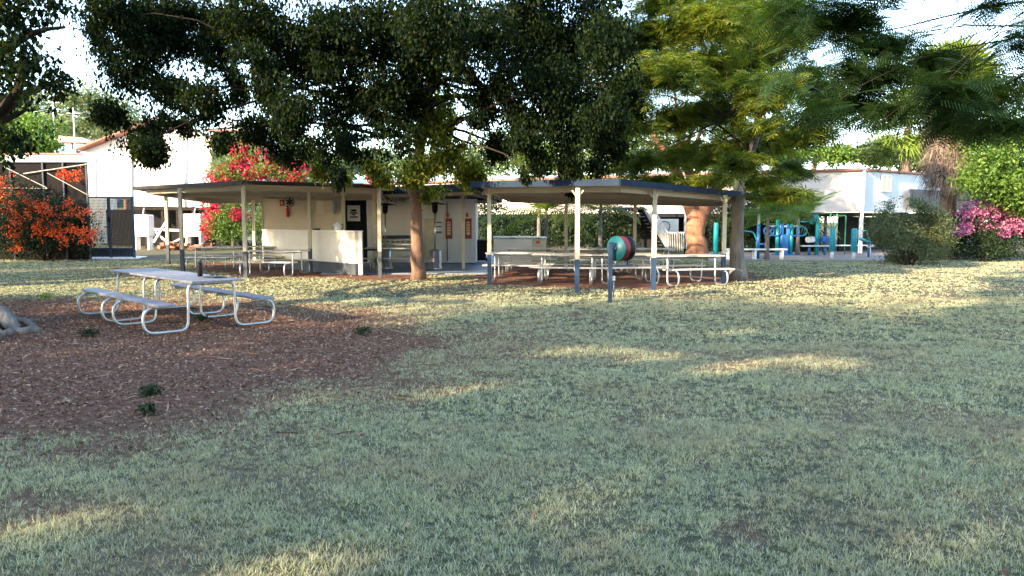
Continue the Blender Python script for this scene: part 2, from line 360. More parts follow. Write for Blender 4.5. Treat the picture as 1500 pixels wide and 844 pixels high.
# litter
n = 90000; Yy = np.sqrt(rng.random(n) * (17 ** 2 - 5 ** 2) + 25); X = .8 - rng.random(n) * (Yy * .74 + .8)
s = soil_f(X, Yy); k = rng.random(n) < s ** 1.3 + .01; X, Yy = X[k], Yy[k]; n = len(X)
LV = [[-.5, 0, 0], [0, .22, .10], [.5, 0, 0], [0, -.22, .05]]
sz = rng.uniform(.018, .055, n)
gv, gf = bake(LV, [[0, 1, 2, 3]], np.stack([X, Yy, gz(X, Yy) + rng.uniform(.002, .02, n)], 1), rotmats(rng.random(n) * 6.283, rng.normal(0, .4, n), rng.normal(0, .4, n)), sz)
n2 = 2600; Yy = np.sqrt(rng.random(n2) * (26 ** 2 - 9) + 9); X = (rng.random(n2) * 2 - 1) * Yy * .72
lv2, lf2 = bake(LV, [[0, 1, 2, 3]], np.stack([X, Yy, gz(X, Yy) + rng.uniform(.02, .04, n2)], 1), rotmats(rng.random(n2) * 6.283, rng.normal(0, .4, n2), rng.normal(0, .4, n2)), rng.uniform(.02, .06, n2))
gv, gf = join([(gv, gf), (lv2, lf2)])
TW = [[-.5, -.02, 0], [.1, -.03, .03], [.5, 0, 0], [.1, .03, .03]]; n3 = 900; Yy = rng.uniform(5, 15, n3); X = .8 - rng.random(n3) * (Yy * .74 + .8)
lv3, lf3 = bake(TW, [[0, 1, 2, 3]], np.stack([X, Yy, gz(X, Yy) + .02], 1), rotmats(rng.random(n3) * 6.283, rng.normal(0, .1, n3), rng.normal(0, .8, n3)), rng.uniform(.08, .32, n3))
k3 = np.repeat(rng.random(n3) < soil_f(X, Yy), 1); lf3 = lf3[k3]; gv, gf = join([(gv, gf), (lv3, lf3)])
tag(np_mesh('leaf_litter', gv, gf, M['litter']), 'brown fallen leaves covering the bare soil around the grey picnic table', 'leaf litter', kind='stuff')

def sheet(name, pts, z, m, thick=.0):
    mb = MB(); mb.prism([(x, y, z) for x, y in pts], .06); o = mb.build(name, m); tag(o, kind='structure'); return o
sheet('concrete_slab', SLAB_T, .012, M['slab'])
sheet('exercise_yard_paving', YARD, .012, M['yard'])

# ---------------------------------------------------------------- foliage helpers
LEAF = (np.array([[0, 0, 0], [.5, .26, .06], [1, 0, -.04], [.5, -.26, .06]]), np.array([[0, 1, 2, 3]]))
def _spray(np_=10, w=.034, ln=.36):
    v = []; f = []
    v += [[0, -.008, 0], [1, -.004, -.26], [1, .004, -.26], [0, .008, 0]]; f.append([0, 1, 2, 3])
    for i in range(np_):
        x = .12 + .86 * i / (np_ - 1); l = ln * (1 - .55 * abs(x - .45)); z = -.26 * x * x
        for s in (-1, 1):
            b = len(v); v += [[x - w / 2, 0, z], [x + w / 2, 0, z], [x + l * .45 + w / 2, s * l, z - .05], [x + l * .45 - w / 2, s * l, z - .05]]
            f.append([b, b + 1, b + 2, b + 3])
    return np.array(v), np.array(f)
SPRAY = _spray()
def _streak():
    v = []; f = []
    for i, (x, y, a, l) in enumerate(((0, 0, 0, 1), (.1, .06, .5, .8), (.1, -.06, -.5, .8), (.45, .03, .35, .7), (.45, -.03, -.35, .7))):
        c, s_ = math.cos(a), math.sin(a); w = .055; b = len(v)
        for u, q_, z in ((0, 0, 0), (.5, w, .03), (1, 0, -.06), (.5, -w, .03)): v.append([x + l * (u * c - q_ * s_), y + l * (u * s_ + q_ * c), z - .08 * x])
        f.append([b, b + 1, b + 2, b + 3])
    return np.array(v), np.array(f)
STREAK = _streak()
def _fan(n=13, droop=.15):
    v = []; f = []
    for i in range(n):
        a = R(-80 + 160 * i / (n - 1)); c, s = math.cos(a), math.sin(a); w = .035; b = len(v)
        v += [[.0, 0, 0], [.55 * c - w * s, .55 * s + w * c, .02], [c, s, -droop], [.55 * c + w * s, .55 * s - w * c, .02]]
        f.append([b, b + 1, b + 2, b + 3])
    v += [[-.6, -.012, 0], [0, -.012, 0], [0, .012, 0], [-.6, .012, 0]]; b = len(v) - 4; f.append([b, b + 1, b + 2, b + 3])
    v = np.array(v); v[:, 0] += .6; return v, np.array(f)
_q = np.random.default_rng(9); _bv = []
for _i in range(8):
    _c = _q.normal(0, .42, 3); _a = _q.normal(size=3); _a /= np.linalg.norm(_a); _b = np.cross(_a, _q.normal(size=3)); _b /= np.linalg.norm(_b)
    _bv += [_c, _c + _a * .35 + _b * .26, _c + _a * .7, _c + _a * .35 - _b * .26]
BLOOM = (np.array(_bv), np.arange(32).reshape(8, 4))
FAN = _fan()
SKIRT = _fan(5, .05); SKIRT[0][:, 1] *= .22
def _pinnate(n=22):
    v = []; f = []
    for i in range(n):
        x = .1 + .9 * i / (n - 1); z = .32 * x - .5 * x * x; l = .26 * math.sin(math.pi * min(1, x * .85 + .12)) + .03
        for s in (-1, 1):
            b = len(v); v += [[x, 0, z], [x + .015, 0, z], [x + .10, s * l, z - .06], [x + .085, s * l, z - .06]]; f.append([b, b + 1, b + 2, b + 3])
    xs_ = np.linspace(0, 1, 6)
    for a, c in zip(xs_[:-1], xs_[1:]):
        b = len(v); za, zc = .32 * a - .5 * a * a, .32 * c - .5 * c * c
        v += [[a, -.008, za], [c, -.008, zc], [c, .008, zc], [a, .008, za]]; f.append([b, b + 1, b + 2, b + 3])
    return np.array(v), np.array(f)
PINN = _pinnate()
def clump(px, py, Y, rx, rz, ry=None):
    c = P(px, py, Y); k = Y / F
    return (np.array(c), np.array([rx * k, ry if ry else (rx + rz) / 2 * k, rz * k]))
def sample(clumps, total, gap=.0, gs=1.0, shell=.45, seed=0, lay=1):
    r = np.random.default_rng(seed + 100); wts = np.array([c[1][0] * c[1][2] + c[1][0] * c[1][1] * .4 for c in clumps]); wts = wts / wts.sum(); out = []; nrm = []
    for (c, rad), w_ in zip(clumps, wts):
        n = max(8, int(total * w_)); d = r.normal(size=(n, 3)); d /= np.linalg.norm(d, axis=1)[:, None]
        u = r.random(n) ** shell; rag = 1 + .22 * np.sin(d[:, 0] * 5 + c[0]) * np.sin(d[:, 2] * 6 + c[1]) + .18 * r.normal(size=n) * (u > .8)
        out.append(c + d * rad * (u * rag)[:, None]); nrm.append(d)
    p = np.concatenate(out); d = np.concatenate(nrm)
    if gap > 0:
        nz = np.array([mnoise.noise(Vector((a[0] * gs, a[1] * gs, a[2] * gs * lay))) for a in p])
        k = nz > (gap - .5) ; p, d = p[k], d[k]
    return p, d
SV = np.array([SAZ[0], SAZ[1], 0]); SV /= np.linalg.norm(SV); SV = SV * math.cos(SEL) + np.array([0, 0, math.sin(SEL)])
FLECK_HOLES = [(40, 762, .34), (100, 768, .34), (850, 733, .2), (150, 772, .2), (400, 822, .3), (455, 826, .3), (505, 818, .22), (825, 738, .2), (725, 566, .25), (650, 576, .25), (850, 513, .3), (900, 516, .3), (955, 522, .32), (1060, 538, .35), (1150, 530, .3),
         (1210, 532, .3), (1270, 534, .22), (1080, 486, .35), (1195, 440, .45), (1400, 443, .45), (560, 578, .2), (470, 577, .25), (340, 622, .15), (300, 515, .2), (430, 533, .15), (590, 470, .2), (100, 510, .12), (770, 520, .25), (990, 545, .2), (60, 500, .12)]  # gaps cut through the shade crowns along the sun to land flecks here
def leaves(name, clumps, total, size, m, parent, tmpl=LEAF, gap=.3, gs=.9, shell=.45, seed=0, flat=False, droop=None, outward=False, lay=1):
    p, d = sample(clumps, total, gap, gs, shell, seed, lay)
    if name == 'crown' and parent is not None and parent.name.startswith('shade_tree'):
        keep = np.ones(len(p), bool)
        for hx_, hy_, hr in FLECK_HOLES:
            g_ = np.array(G(hx_, hy_)); w_ = p - g_; t_ = w_ @ SV; keep &= np.linalg.norm(w_ - t_[:, None] * SV, axis=1) > hr * (.72 if hy_ < 650 else .5) + .04
        p, d = p[keep], d[keep]
    n = len(p); r = np.random.default_rng(seed + 5)
    if flat: rot = rotmats(r.random(n) * 6.283, r.normal(.12, .3, n), r.normal(0, .4, n))
    elif outward: rot = rotmats(np.arctan2(d[:, 1], d[:, 0]) + r.normal(0, .3, n), -np.arcsin(np.clip(d[:, 2], -1, 1)) + r.normal(0, .3, n), r.normal(0, .3, n))
    elif droop is not None: rot = rotmats(r.random(n) * 6.283, r.normal(droop, .45, n), r.normal(0, .6, n))
    else: rot = rotmats(r.random(n) * 6.283, r.uniform(-1.2, 1.2, n), r.uniform(-1.5, 1.5, n))
    sc = r.uniform(size * .65, size * 1.3, n)
    off = np.array(parent.location) if parent is not None else np.zeros(3)
    v, f = bake(tmpl[0], tmpl[1], p - off, rot, sc)
    return np_mesh(name, v, f, m, parent)
def bend(a, b, n=5, j=.1, sag=0):
    a = Vector(a); b = Vector(b); L = (b - a).length; o = []
    rv = lambda: Vector((rnd.uniform(-1, 1), rnd.uniform(-1, 1), rnd.uniform(-1, 1)))
    v1, v2, v3 = rv() * j * L * 1.4, rv() * j * L * .8, rv() * j * L * .3
    for i in range(n + 1):
        t = i / n; p = a.lerp(b, t) + v1 * math.sin(math.pi * t) + v2 * math.sin(2 * math.pi * t) + v3 * math.sin(3 * math.pi * t)
        p.z += sag * L * math.sin(math.pi * t); o.append(p)
    return o
def trunk_obj(name, pts, radii, m, parent, limbs=(), seg=12, flare=1.5):
    mb = MB(); pts = [Vector(p) for p in pts]
    P2, R2 = [], []
    for i in range(len(pts) - 1):
        for k in range(5):
            t = k / 5; q = pts[i].lerp(pts[i + 1], t); r_ = radii[i] * (1 - t) + radii[i + 1] * t
            q = q + Vector((rnd.uniform(-1, 1), rnd.uniform(-1, 1), 0)) * r_ * .10
            P2.append(q); R2.append(r_ * rnd.uniform(.95, 1.06))
    P2.append(pts[-1]); R2.append(radii[-1])
    R2[0] *= flare; P2[0] -= Vector((0, 0, .05))
    if len(R2) > 2: R2[1] *= 1 + (flare - 1) * .3
    mb.tube(P2, R2, seg)
    o = mb.build(name, m, parent)
    if limbs:
        mb = MB()
        for a, b_, r0 in limbs:
            q = bend(a, b_, 9, .07, .05); mb.tube(q, [r0 * (1 - .85 * i / 9) for i in range(10)], 6)
        mb.build('limb', M['twig'], parent)
    return o

# ---------------------------------------------------------------- big dark fig tree (trunk left of centre)
tB = thing('fig_tree', 'large dark leafy tree with slim brown trunk between the two shelters', 'tree', G(613, 409))
YB = tB.location.y
def CL(lst, Y0, jit=2.5, seed=1):
    r = random.Random(seed); return [clump(px, py, Y0 + r.uniform(-jit, jit), a, b_, .0 or (a + b_) / 2 * Y0 / F * 1.2) for px, py, a, b_ in lst]
Bl = [(165, 25, 42, 45), (225, 40, 60, 60), (195, 100, 48, 42), (160, 168, 26, 24), (208, 195, 42, 28), (222, 228, 24, 18), (212, 212, 30, 18), (262, 175, 30, 30), (300, 150, 38, 36), (330, 205, 26, 18),
      (320, 60, 40, 60), (370, 35, 60, 45), (345, 130, 22, 32), (395, 120, 30, 45), (385, 190, 42, 28), (430, 165, 38, 50), (425, 225, 36, 20), (440, 70, 50, 60), (490, 60, 60, 60),
      (500, 140, 42, 55), (490, 205, 28, 45), (495, 258, 12, 22), (560, 50, 60, 60), (560, 140, 45, 50), (570, 205, 36, 32), (640, 30, 60, 45), (600, 110, 30, 40), (700, 55, 55, 55),
      (680, 125, 34, 34), (765, 45, 70, 60), (745, 125, 36, 34), (840, 45, 70, 60), (800, 125, 50, 46), (850, 135, 55, 55), (825, 190, 45, 40), (840, 245, 28, 26), (838, 275, 12, 14), (885, 175, 42, 40),
      (915, 130, 26, 32), (890, 65, 40, 60), (730, 215, 24, 30), (770, 180, 30, 34), (875, 235, 22, 26), (790, 235, 22, 24), (770, 258, 10, 12), (455, 215, 20, 24), (520, 215, 26, 24), (610, 60, 30, 50), (270, 40, 40, 44), (250, 130, 30, 30), (470, 110, 40, 30), (660, 80, 40, 30), (600, 150, 30, 30), (810, 90, 50, 30), (860, 210, 30, 30), (365, 85, 30, 26), (140, 60, 24, 26), (720, 150, 30, 34), (750, 165, 28, 24), (700, 180, 20, 20), (900, 215, 24, 26), (770, 205, 26, 20), (930, 160, 20, 24)]
Btop = [(200, -60, 90, 60), (330, -80, 100, 70), (480, -90, 110, 70), (640, -90, 110, 70), (790, -80, 100, 70), (890, -40, 60, 50), (560, -190, 160, 60), (720, -170, 120, 60), (400, -170, 110, 60)]
Bin = [(612, 250, 30, 22), (588, 275, 14, 14), (640, 275, 18, 14), (560, 262, 16, 12), (702, 262, 12, 12), (505, 262, 12, 10), (640, 60, 20, 24), (636, 110, 14, 30), (640, 175, 36, 50), (650, 240, 48, 26), (690, 255, 26, 24), (600, 262, 24, 12), (610, 210, 26, 30), (665, 200, 34, 30), (625, 285, 12, 14), (545, 245, 20, 18), (470, 250, 20, 16)]
cB = CL(Bl, YB - 3.0, 2.4, 3)
limbs = []
fork = P(607, 268, YB); mid = P(618, 200, YB); top = P(640, 40, YB)
for c in cB[::2]:
    s_ = rnd.choice([mid, mid.lerp(top, .3), mid.lerp(top, .6)]); limbs.append((s_, Vector(c[0]), .055))
trunk_obj('trunk', [tB.location, P(611, 340, YB), fork, mid, top], [.20, .165, .15, .13, .09], M['bark'], tB, limbs, 14, 1.25)
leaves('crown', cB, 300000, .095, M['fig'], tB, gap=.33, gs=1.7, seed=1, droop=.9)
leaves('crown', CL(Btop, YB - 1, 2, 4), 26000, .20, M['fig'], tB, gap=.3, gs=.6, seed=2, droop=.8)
leaves('crown', CL(Bin, YB - .6, .8, 5), 22000, .115, leafmat('fig_leaf_sunlit', [(.02, .04, .01), (.06, .095, .016), (.17, .19, .025), (.32, .30, .045)], .5, tcol=(2, 1.8, .5)), tB, gap=.33, gs=1.2, seed=3, droop=.9)  # leaves round the trunk: sunlight put into a brighter leaf colour

# fig at the left edge with surface roots
tA = thing('fig_tree', 'huge old tree at the left edge with knobbly grey surface roots', 'tree', G(-95, 480))
YA = tA.location.y
Al = [(20, 20, 70, 60), (-40, 100, 70, 80), (45, 90, 45, 55), (40, 160, 40, 40), (15, 205, 32, 28), (95, 40, 26, 42), (85, 120, 26, 30), (-60, 220, 50, 50), (-130, 120, 80, 90), (-60, -50, 120, 60), (60, -60, 70, 40)]
cA = CL(Al, YA - .2, 1.2, 8) + [(np.array([-16.4, 15.6, 6.3]), np.array([2.7, 2.7, 1.5])), (np.array([-13.5, 14.2, 7.0]), np.array([2, 2, 1.4])), (np.array([-17.6, 17.4, 6.9]), np.array([2.4, 2.4, 1.4])), (np.array([-18.5, 14.6, 7.6]), np.array([2.4, 2.4, 1.4]))]  # world-space clumps added out of view to shade the kitchen counter
trunk_obj('trunk', [tA.location, P(-100, 330, YA), P(-90, 150, YA)], [.62, .48, .40], M['bark_grey'], tA, [(P(-92, 220, YA), Vector(c[0]), .14) for c in cA], 16, 1.3)
mb = MB()
for (x1, y1, r0) in ((52, 487, .09), (22, 484, .14), (30, 470, .10), (-10, 498, .13), (48, 478, .06), (6, 462, .12), (58, 472, .05), (15, 492, .07)):
    e = G(x1, y1); s_ = tA.location.lerp(e, .15) + Vector((0, 0, .30)); q = bend(s_, e, 9, .04)
    q = [p + Vector((0, 0, .10 * math.sin(i * 1.3 + x1) * .6)) for i, p in enumerate(q)]
    mb.tube(q, [r0 * 1.7 * (1 - .6 * i / 9) * rnd.uniform(.8, 1.25) for i in range(10)], 9)
mb.build('root', M['bark_grey'], tA)
leaves('crown', cA, 80000, .10, M['fig'], tA, gap=.34, gs=1.1, seed=12, droop=.8)

# shade trees behind the photographer (they throw the shade over the lawn)
def shade_tree(x, y, h, r, seed, label, n=16000, zb=.28):
    t = thing('shade_tree', label, 'tree', (x, y, 0), 0, 'trees behind the viewer shading the lawn')
    q = random.Random(seed); cl = []
    for i in range(16):
        a = q.uniform(0, 6.28); rr = r * q.uniform(.15, .75); z = q.uniform(h * zb, h * .86)
        cl.append((np.array([x + rr * math.cos(a), y + rr * math.sin(a), z]), np.array([r * .46, r * .46, h * .15])))
    trunk_obj('trunk', [(x, y, 0), (x + .2, y, h * .35), (x, y + .2, h * .7)], [.4, .3, .15], M['bark'], t, [((x, y, h * .35), Vector(c[0]), .12) for c in cl[:8]])
    leaves('crown', cl, n, .30, M['fig'], t, gap=.10, gs=.5, seed=seed)
for i, (x, y, h, r) in enumerate(((-31, -2, 9.3, 5), (-24.5, -5, 10.6, 5), (-18, -6.5, 13.6, 5), (-12, -8, 14.6, 5), (-5.5, -9, 15, 5.2), (1.5, -10, 15, 5), (-14, -14, 15.5, 5.5), (-25, -13, 14.5, 5.5), (-22, 2.5, 6.8, 4), (-27.5, 20, 8.5, 3.8), (-22.5, 15.2, 7.5, 3.2))):  # last two added out of view to shade the orange shrub and lawn
    shade_tree(x, y, h, r, 40 + i, '%s leafy tree %s' % (('tall', 'broad', 'dark', 'dense', 'lofty', 'leaning', 'full', 'wide', 'young', 'bushy', 'low')[i], ('behind the far left lawn corner', 'behind the viewer beyond the soil bed', 'behind the viewer left of the dark one', 'behind the viewer nearest the soil bed', 'just behind the viewer to the left', 'right behind the viewer', 'in the rear row nearest the viewer', 'in the rear row farthest left', 'left of the old fig tree', 'added out of view to shade the orange flowering shrub', 'added out of view between the old fig tree and the orange shrub')[i]))

shade_tree(-15.2, 17.2, 8.3, 2.5, 77, 'leafy tree added just outside the left edge to shade the kitchen counter', 9000, .5)  # unseen tree added to keep sun off the counter wall

# poinciana trees
tC = thing('poinciana_tree', 'feathery yellow green tree with grey brown trunk by the right shelter corner', 'tree', G(1082, 409))
YC = tC.location.y
Cl = [(925, 70, 40, 30), (975, 45, 60, 36), (1040, 30, 70, 40), (920, 130, 40, 30), (970, 110, 60, 34), (1035, 100, 64, 36), (1095, 80, 60, 40), (925, 185, 40, 26), (980, 170, 56, 28), (1050, 160, 60, 30), (1130, 140, 55, 34),
      (930, 235, 40, 22), (990, 225, 60, 22), (1060, 225, 60, 22), (1130, 205, 56, 26), (1185, 195, 44, 24), (960, 265, 44, 10), (1030, 268, 50, 10), (1100, 262, 56, 18), (1165, 248, 44, 18), (1150, 50, 50, 40), (1110, 10, 70, 30), (985, 0, 60, 30), (1190, 120, 40, 30), (1150, 285, 44, 10), (900, 255, 24, 14)]
cC = CL(Cl, YC + 1.0, 2.6, 9) + CL([(1085, 235, 40, 18), (1120, 180, 40, 22), (1100, 130, 40, 24), (1060, 262, 40, 10), (1095, 285, 26, 6)], YC - 1.6, .4, 33); lim = []
f1 = P(1082, 270, YC); f2 = P(1108, 200, YC); f3 = P(1112, 110, YC)
for i, c in enumerate(cC):
    if i % 3 != 1:
        s_ = f1.lerp(f2, rnd.random()) if rnd.random() < .5 else f2.lerp(f3, rnd.random()); lim.append((s_, Vector(c[0]), .035))
trunk_obj('trunk', [tC.location, P(1079, 350, YC), f1, f2, f3], [.21, .175, .15, .09, .06], M['bark_grey'], tC, lim, 14, 1.35)
leaves('crown', cC, 60000, .30, M['poinciana'], tC, STREAK, gap=.37, gs=1.0, lay=3, shell=.6, seed=20, flat=True)
tC2 = thing('poinciana_tree', 'thick orange brown forked trunk behind the right shelter', 'tree', G(1022, 376))
Y2 = tC2.location.y
cC2 = CL([(930, 200, 60, 18), (1000, 180, 60, 18), (1080, 190, 60, 20), (1000, 235, 60, 14), (1070, 60, 80, 30), (980, 100, 60, 30), (1150, 110, 60, 30), (1050, 120, 80, 26)], Y2, 2, 10)
k1 = P(1022, 310, Y2)
trunk_obj('trunk', [tC2.location, P(1019, 345, Y2), k1], [.50, .42, .46], M['bark_red'], tC2, [], 14, 1.25)
mb = MB(); mb.tube([k1 - Vector((0, 0, .5)), P(1003, 285, Y2), P(985, 235, Y2), P(950, 190, Y2)], [.36, .28, .20, .10], 10); mb.tube([k1 - Vector((0, 0, .5)), P(1042, 290, Y2), P(1062, 250, Y2), P(1090, 190, Y2)], [.38, .30, .22, .10], 10)
for c in cC2: mb.tube(bend(P(1010, 260, Y2), Vector(c[0]), 4, .06), [.14, .1, .08, .06, .03], 6)
mb.build('limb', M['bark_red'], tC2)
leaves('crown', cC2, 16000, .36, M['poinciana'], tC2, STREAK, gap=.36, gs=.7, lay=3, shell=.6, seed=21, flat=True)
# near dark feathery tree at right, trunk outside the frame
tD = thing('poinciana_tree', 'dark feathery tree reaching in from the right edge, trunk out of frame', 'tree', (15.5, 15, 0))
Dl = [(1180, 50, 60, 22), (1240, 25, 70, 24), (1300, 60, 60, 24), (1215, 95, 65, 22), (1290, 110, 70, 22), (1360, 90, 55, 18), (1370, 135, 70, 24), (1440, 140, 70, 24), (1490, 120, 50, 22), (1250, 150, 55, 16), (1200, 165, 50, 14),
      (1310, 165, 50, 16), (1275, 190, 35, 12), (1290, 222, 22, 12), (1400, 180, 60, 18), (1470, 175, 55, 18), (1215, 140, 50, 16), (1170, 15, 50, 16), (1330, 20, 40, 16), (1490, 60, 30, 10), (1450, 10, 30, 8), (1160, 110, 34, 16), (1560, 100, 80, 50), (1350, -60, 140, 30), (1200, -60, 100, 30), (1600, 20, 90, 60)]
cD = CL(Dl, 12.5, 1.6, 11)
tr = [Vector((15.5, 15, 0)), Vector((15.2, 14.8, 3)), Vector((14.0, 14.5, 5.0))]; hub = P(1560, -10, 13.5)
lim = [(tr[2], hub, .2)] + [(hub if c[0][2] > 4 else tr[2], Vector(c[0]), .028) for c in cD[::2]]
trunk_obj('trunk', tr, [.35, .28, .22], M['twig'], tD, lim, 12, 1.5)
leaves('crown', cD, 7600, .40, M['poinciana_shaded'], tD, SPRAY, gap=.36, gs=1.3, shell=.6, seed=22, flat=True)

# ---------------------------------------------------------------- shrubs
def shrub(name, label, cat, base, clumps, n, size, m, fl=None, nfl=0, flsize=.1, flcl=None, seed=0, gap=.25, stems=True, flm=None, outward=True):
    t = thing(name, label, cat, base)
    if stems:
        mb = MB()
        for c in clumps: mb.tube(bend(base + Vector((rnd.uniform(-.3, .3), rnd.uniform(-.2, .2), -.03)), Vector(c[0]), 4, .07), [.035, .03, .02, .015, .01], 5)
        mb.build('stem', M['twig'], t)
    leaves('foliage', clumps, n, size, m, t, gap=gap, gs=1.2, seed=seed, outward=False)
    if fl: leaves('flowers', flcl, int(nfl / 4.5), flsize * 1.15, fl, t, BLOOM, gap=.42, gs=2.2, shell=.3, seed=seed + 1)
    return t
Y = G(70, 384).y
cl = CL([(20, 345, 55, 36), (75, 340, 55, 38), (120, 345, 32, 32), (40, 300, 50, 28), (90, 310, 40, 26), (-30, 320, 60, 50), (5, 275, 30, 22)], Y + 1.2, .5, 12)
shrub('flowering_shrub', 'dark shrub covered in orange flowers in front of the mesh fence', 'shrub', G(70, 382), cl, 26000, .09, M['hedge'], M['fl_orange'], 3400, .10,
      [clump(px, py, Y + .2, a, b_, .5) for px, py, a, b_ in ((8, 292, 30, 22), (40, 310, 30, 16), (85, 305, 34, 18), (120, 318, 24, 14), (70, 335, 40, 16), (130, 340, 16, 22), (25, 335, 22, 14), (100, 345, 30, 18), (5, 260, 16, 10), (100, 258, 20, 10), (20, 360, 16, 10))], 30)
Y = G(365, 362).y - 5
cl = CL([(330, 330, 34, 28), (375, 330, 34, 30), (350, 290, 40, 26), (400, 300, 24, 40), (345, 250, 44, 24), (400, 250, 40, 20), (365, 225, 26, 20), (440, 262, 26, 14)], Y, .6, 13)
shrub('bougainvillea', 'tall red bougainvillea rising behind the cream shelter posts', 'shrub', Vector((P(370, 350, Y).x, Y, 0)), cl, 24000, .13, M['bright'], M['fl_red'], 12000, .15,
      [clump(px, py, Y - .6, a, b_, .5) for px, py, a, b_ in ((330, 258, 24, 14), (360, 240, 20, 16), (395, 250, 22, 12), (430, 258, 22, 10), (312, 300, 14, 26), (303, 330, 12, 22), (330, 280, 22, 12), (385, 228, 14, 12), (345, 315, 16, 8), (475, 255, 10, 8), (350, 222, 20, 14), (370, 250, 60, 12), (430, 250, 24, 14), (410, 240, 26, 12), (545, 262, 8, 8), (318, 262, 16, 10))], 31)
Y = G(1330, 388).y
cl = CL([(1310, 350, 32, 30), (1350, 345, 34, 34), (1330, 315, 36, 22), (1300, 325, 26, 20), (1370, 325, 24, 24), (1345, 370, 36, 16), (1310, 376, 24, 10)], Y + .6, .5, 14)
shrub('olive_shrub', 'rounded grey green bush left of the pink bougainvillea', 'shrub', G(1335, 388), cl + CL([(1330, 300, 34, 12), (1290, 345, 20, 30), (1375, 350, 20, 34)], Y + .5, .3, 17), 40000, .075, M['olive'], seed=32)
Y = G(1440, 383).y
cl = CL([(1410, 350, 30, 30), (1450, 350, 36, 30), (1500, 345, 50, 36), (1420, 325, 24, 20), (1470, 315, 40, 22), (1440, 370, 50, 12)], Y + .8, .4, 15)
shrub('bougainvillea', 'pink bougainvillea hedge at the right edge of the lawn', 'shrub', G(1450, 383), cl, 24000, .09, M['hedge'], M['fl_pink'], 9000, .11,
      [clump(px, py, Y + .3, a, b_, .5) for px, py, a, b_ in ((1450, 305, 34, 14), (1480, 318, 30, 16), (1425, 315, 22, 10), (1465, 335, 30, 12), (1495, 325, 20, 18), (1410, 335, 14, 8))], 33)
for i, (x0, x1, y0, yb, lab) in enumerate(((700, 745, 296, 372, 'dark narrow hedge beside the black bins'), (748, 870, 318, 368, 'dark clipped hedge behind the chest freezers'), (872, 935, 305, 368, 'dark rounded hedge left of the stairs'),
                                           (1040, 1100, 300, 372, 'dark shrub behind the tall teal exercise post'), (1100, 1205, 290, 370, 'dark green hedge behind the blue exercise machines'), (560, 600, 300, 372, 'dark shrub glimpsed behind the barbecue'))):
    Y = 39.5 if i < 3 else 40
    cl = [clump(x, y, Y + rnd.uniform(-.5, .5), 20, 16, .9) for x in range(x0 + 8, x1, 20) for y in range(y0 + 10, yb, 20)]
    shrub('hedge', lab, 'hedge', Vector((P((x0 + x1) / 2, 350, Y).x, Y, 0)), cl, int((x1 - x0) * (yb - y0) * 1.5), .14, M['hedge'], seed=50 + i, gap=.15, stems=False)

# pinnate palms between the buildings
def feather_palm(label, px, pyc, Y, L, n, seed, name='feather_palm', trunk=True, m=None):
    c = P(px, pyc, Y); t = thing(name, label, 'palm', (c.x, c.y, 0)); q = np.random.default_rng(seed)
    if trunk: trunk_obj('trunk', [(c.x, c.y, 0), (c.x, c.y, c.z)], [.09, .07], M['bark_grey'], t)
    yaw = np.arange(n) * 2.399 + q.normal(0, .2, n); v, f = bake(PINN[0], PINN[1], np.tile([0, 0, c.z], (n, 1)), rotmats(yaw, -q.uniform(-.3, .95, n), q.normal(0, .2, n)), q.uniform(L * .8, L * 1.15, n))
    np_mesh('fronds', v, f, m or M['frond'], t)
feather_palm('bright feathery palm behind the grey freezer chest', 800, 310, 31, 2.4, 34, 1)
feather_palm('pale green palm above the middle of the shelter roof', 790, 245, 34, 2.4, 30, 2)
feather_palm('yellow green palm behind the right shelter posts', 880, 305, 33, 2.2, 30, 3)
feather_palm('small palm beside the red bougainvillea against the raised house', 338, 228, 46, 1.8, 30, 4, trunk=True)
feather_palm('leafy palm beside the blue exercise pole', 1125, 310, 32, 1.9, 30, 5, m=M['bright'])
feather_palm('dark palm fronds low behind the shelter right of the forked trunk', 1170, 320, 36, 1.9, 26, 6, m=M['bright'])
# fan palm with dead skirt
Y = 32; c = P(1396, 145, Y)
t = thing('fan_palm', 'tall fan palm with a thick skirt of dead brown fronds', 'palm', (c.x, c.y, 0))
trunk_obj('trunk', [(c.x, c.y, 0), (c.x, c.y, 4), (c.x, c.y, c.z)], [.36, .30, .26], M['bark'], t)
q = np.random.default_rng(3); n = 150
pz = q.uniform(0, .5, n); v, f = bake(FAN[0], FAN[1], np.stack([q.normal(0, .1, n), q.normal(0, .1, n), c.z + pz], 1), rotmats(np.arange(n) * 2.399, -q.uniform(-.5, 1.45, n), q.normal(0, .3, n)), q.uniform(1.1, 1.7, n))
np_mesh('fronds', v, f, M['frond'], t)
n = 1100; z = q.uniform(-3.0, .2, n); yaw = q.random(n) * 6.283
v, f = bake(SKIRT[0], SKIRT[1], np.stack([.4 * np.cos(yaw), .4 * np.sin(yaw), c.z + z], 1), rotmats(yaw, q.uniform(.85, 1.4, n), q.normal(0, .4, n)), q.uniform(.7, 1.25, n))
np_mesh('dead_fronds', v, f, M['dead_frond'], t)
Y = 52; c = P(1330, 190, Y)
t = thing('fan_palm', 'distant golden fan palm above the long building roof', 'palm', (c.x, c.y, 0))
trunk_obj('trunk', [(c.x, c.y, 0), (c.x, c.y, c.z)], [.3, .24], M['bark'], t)
n = 90; v, f = bake(FAN[0], FAN[1], np.tile([0, 0, c.z], (n, 1)), rotmats(np.arange(n) * 2.399, -q.uniform(-1.2, 1.3, n), q.normal(0, .3, n)), q.uniform(1.3, 2.2, n))
np_mesh('fronds', v, f, M['frond'], t)
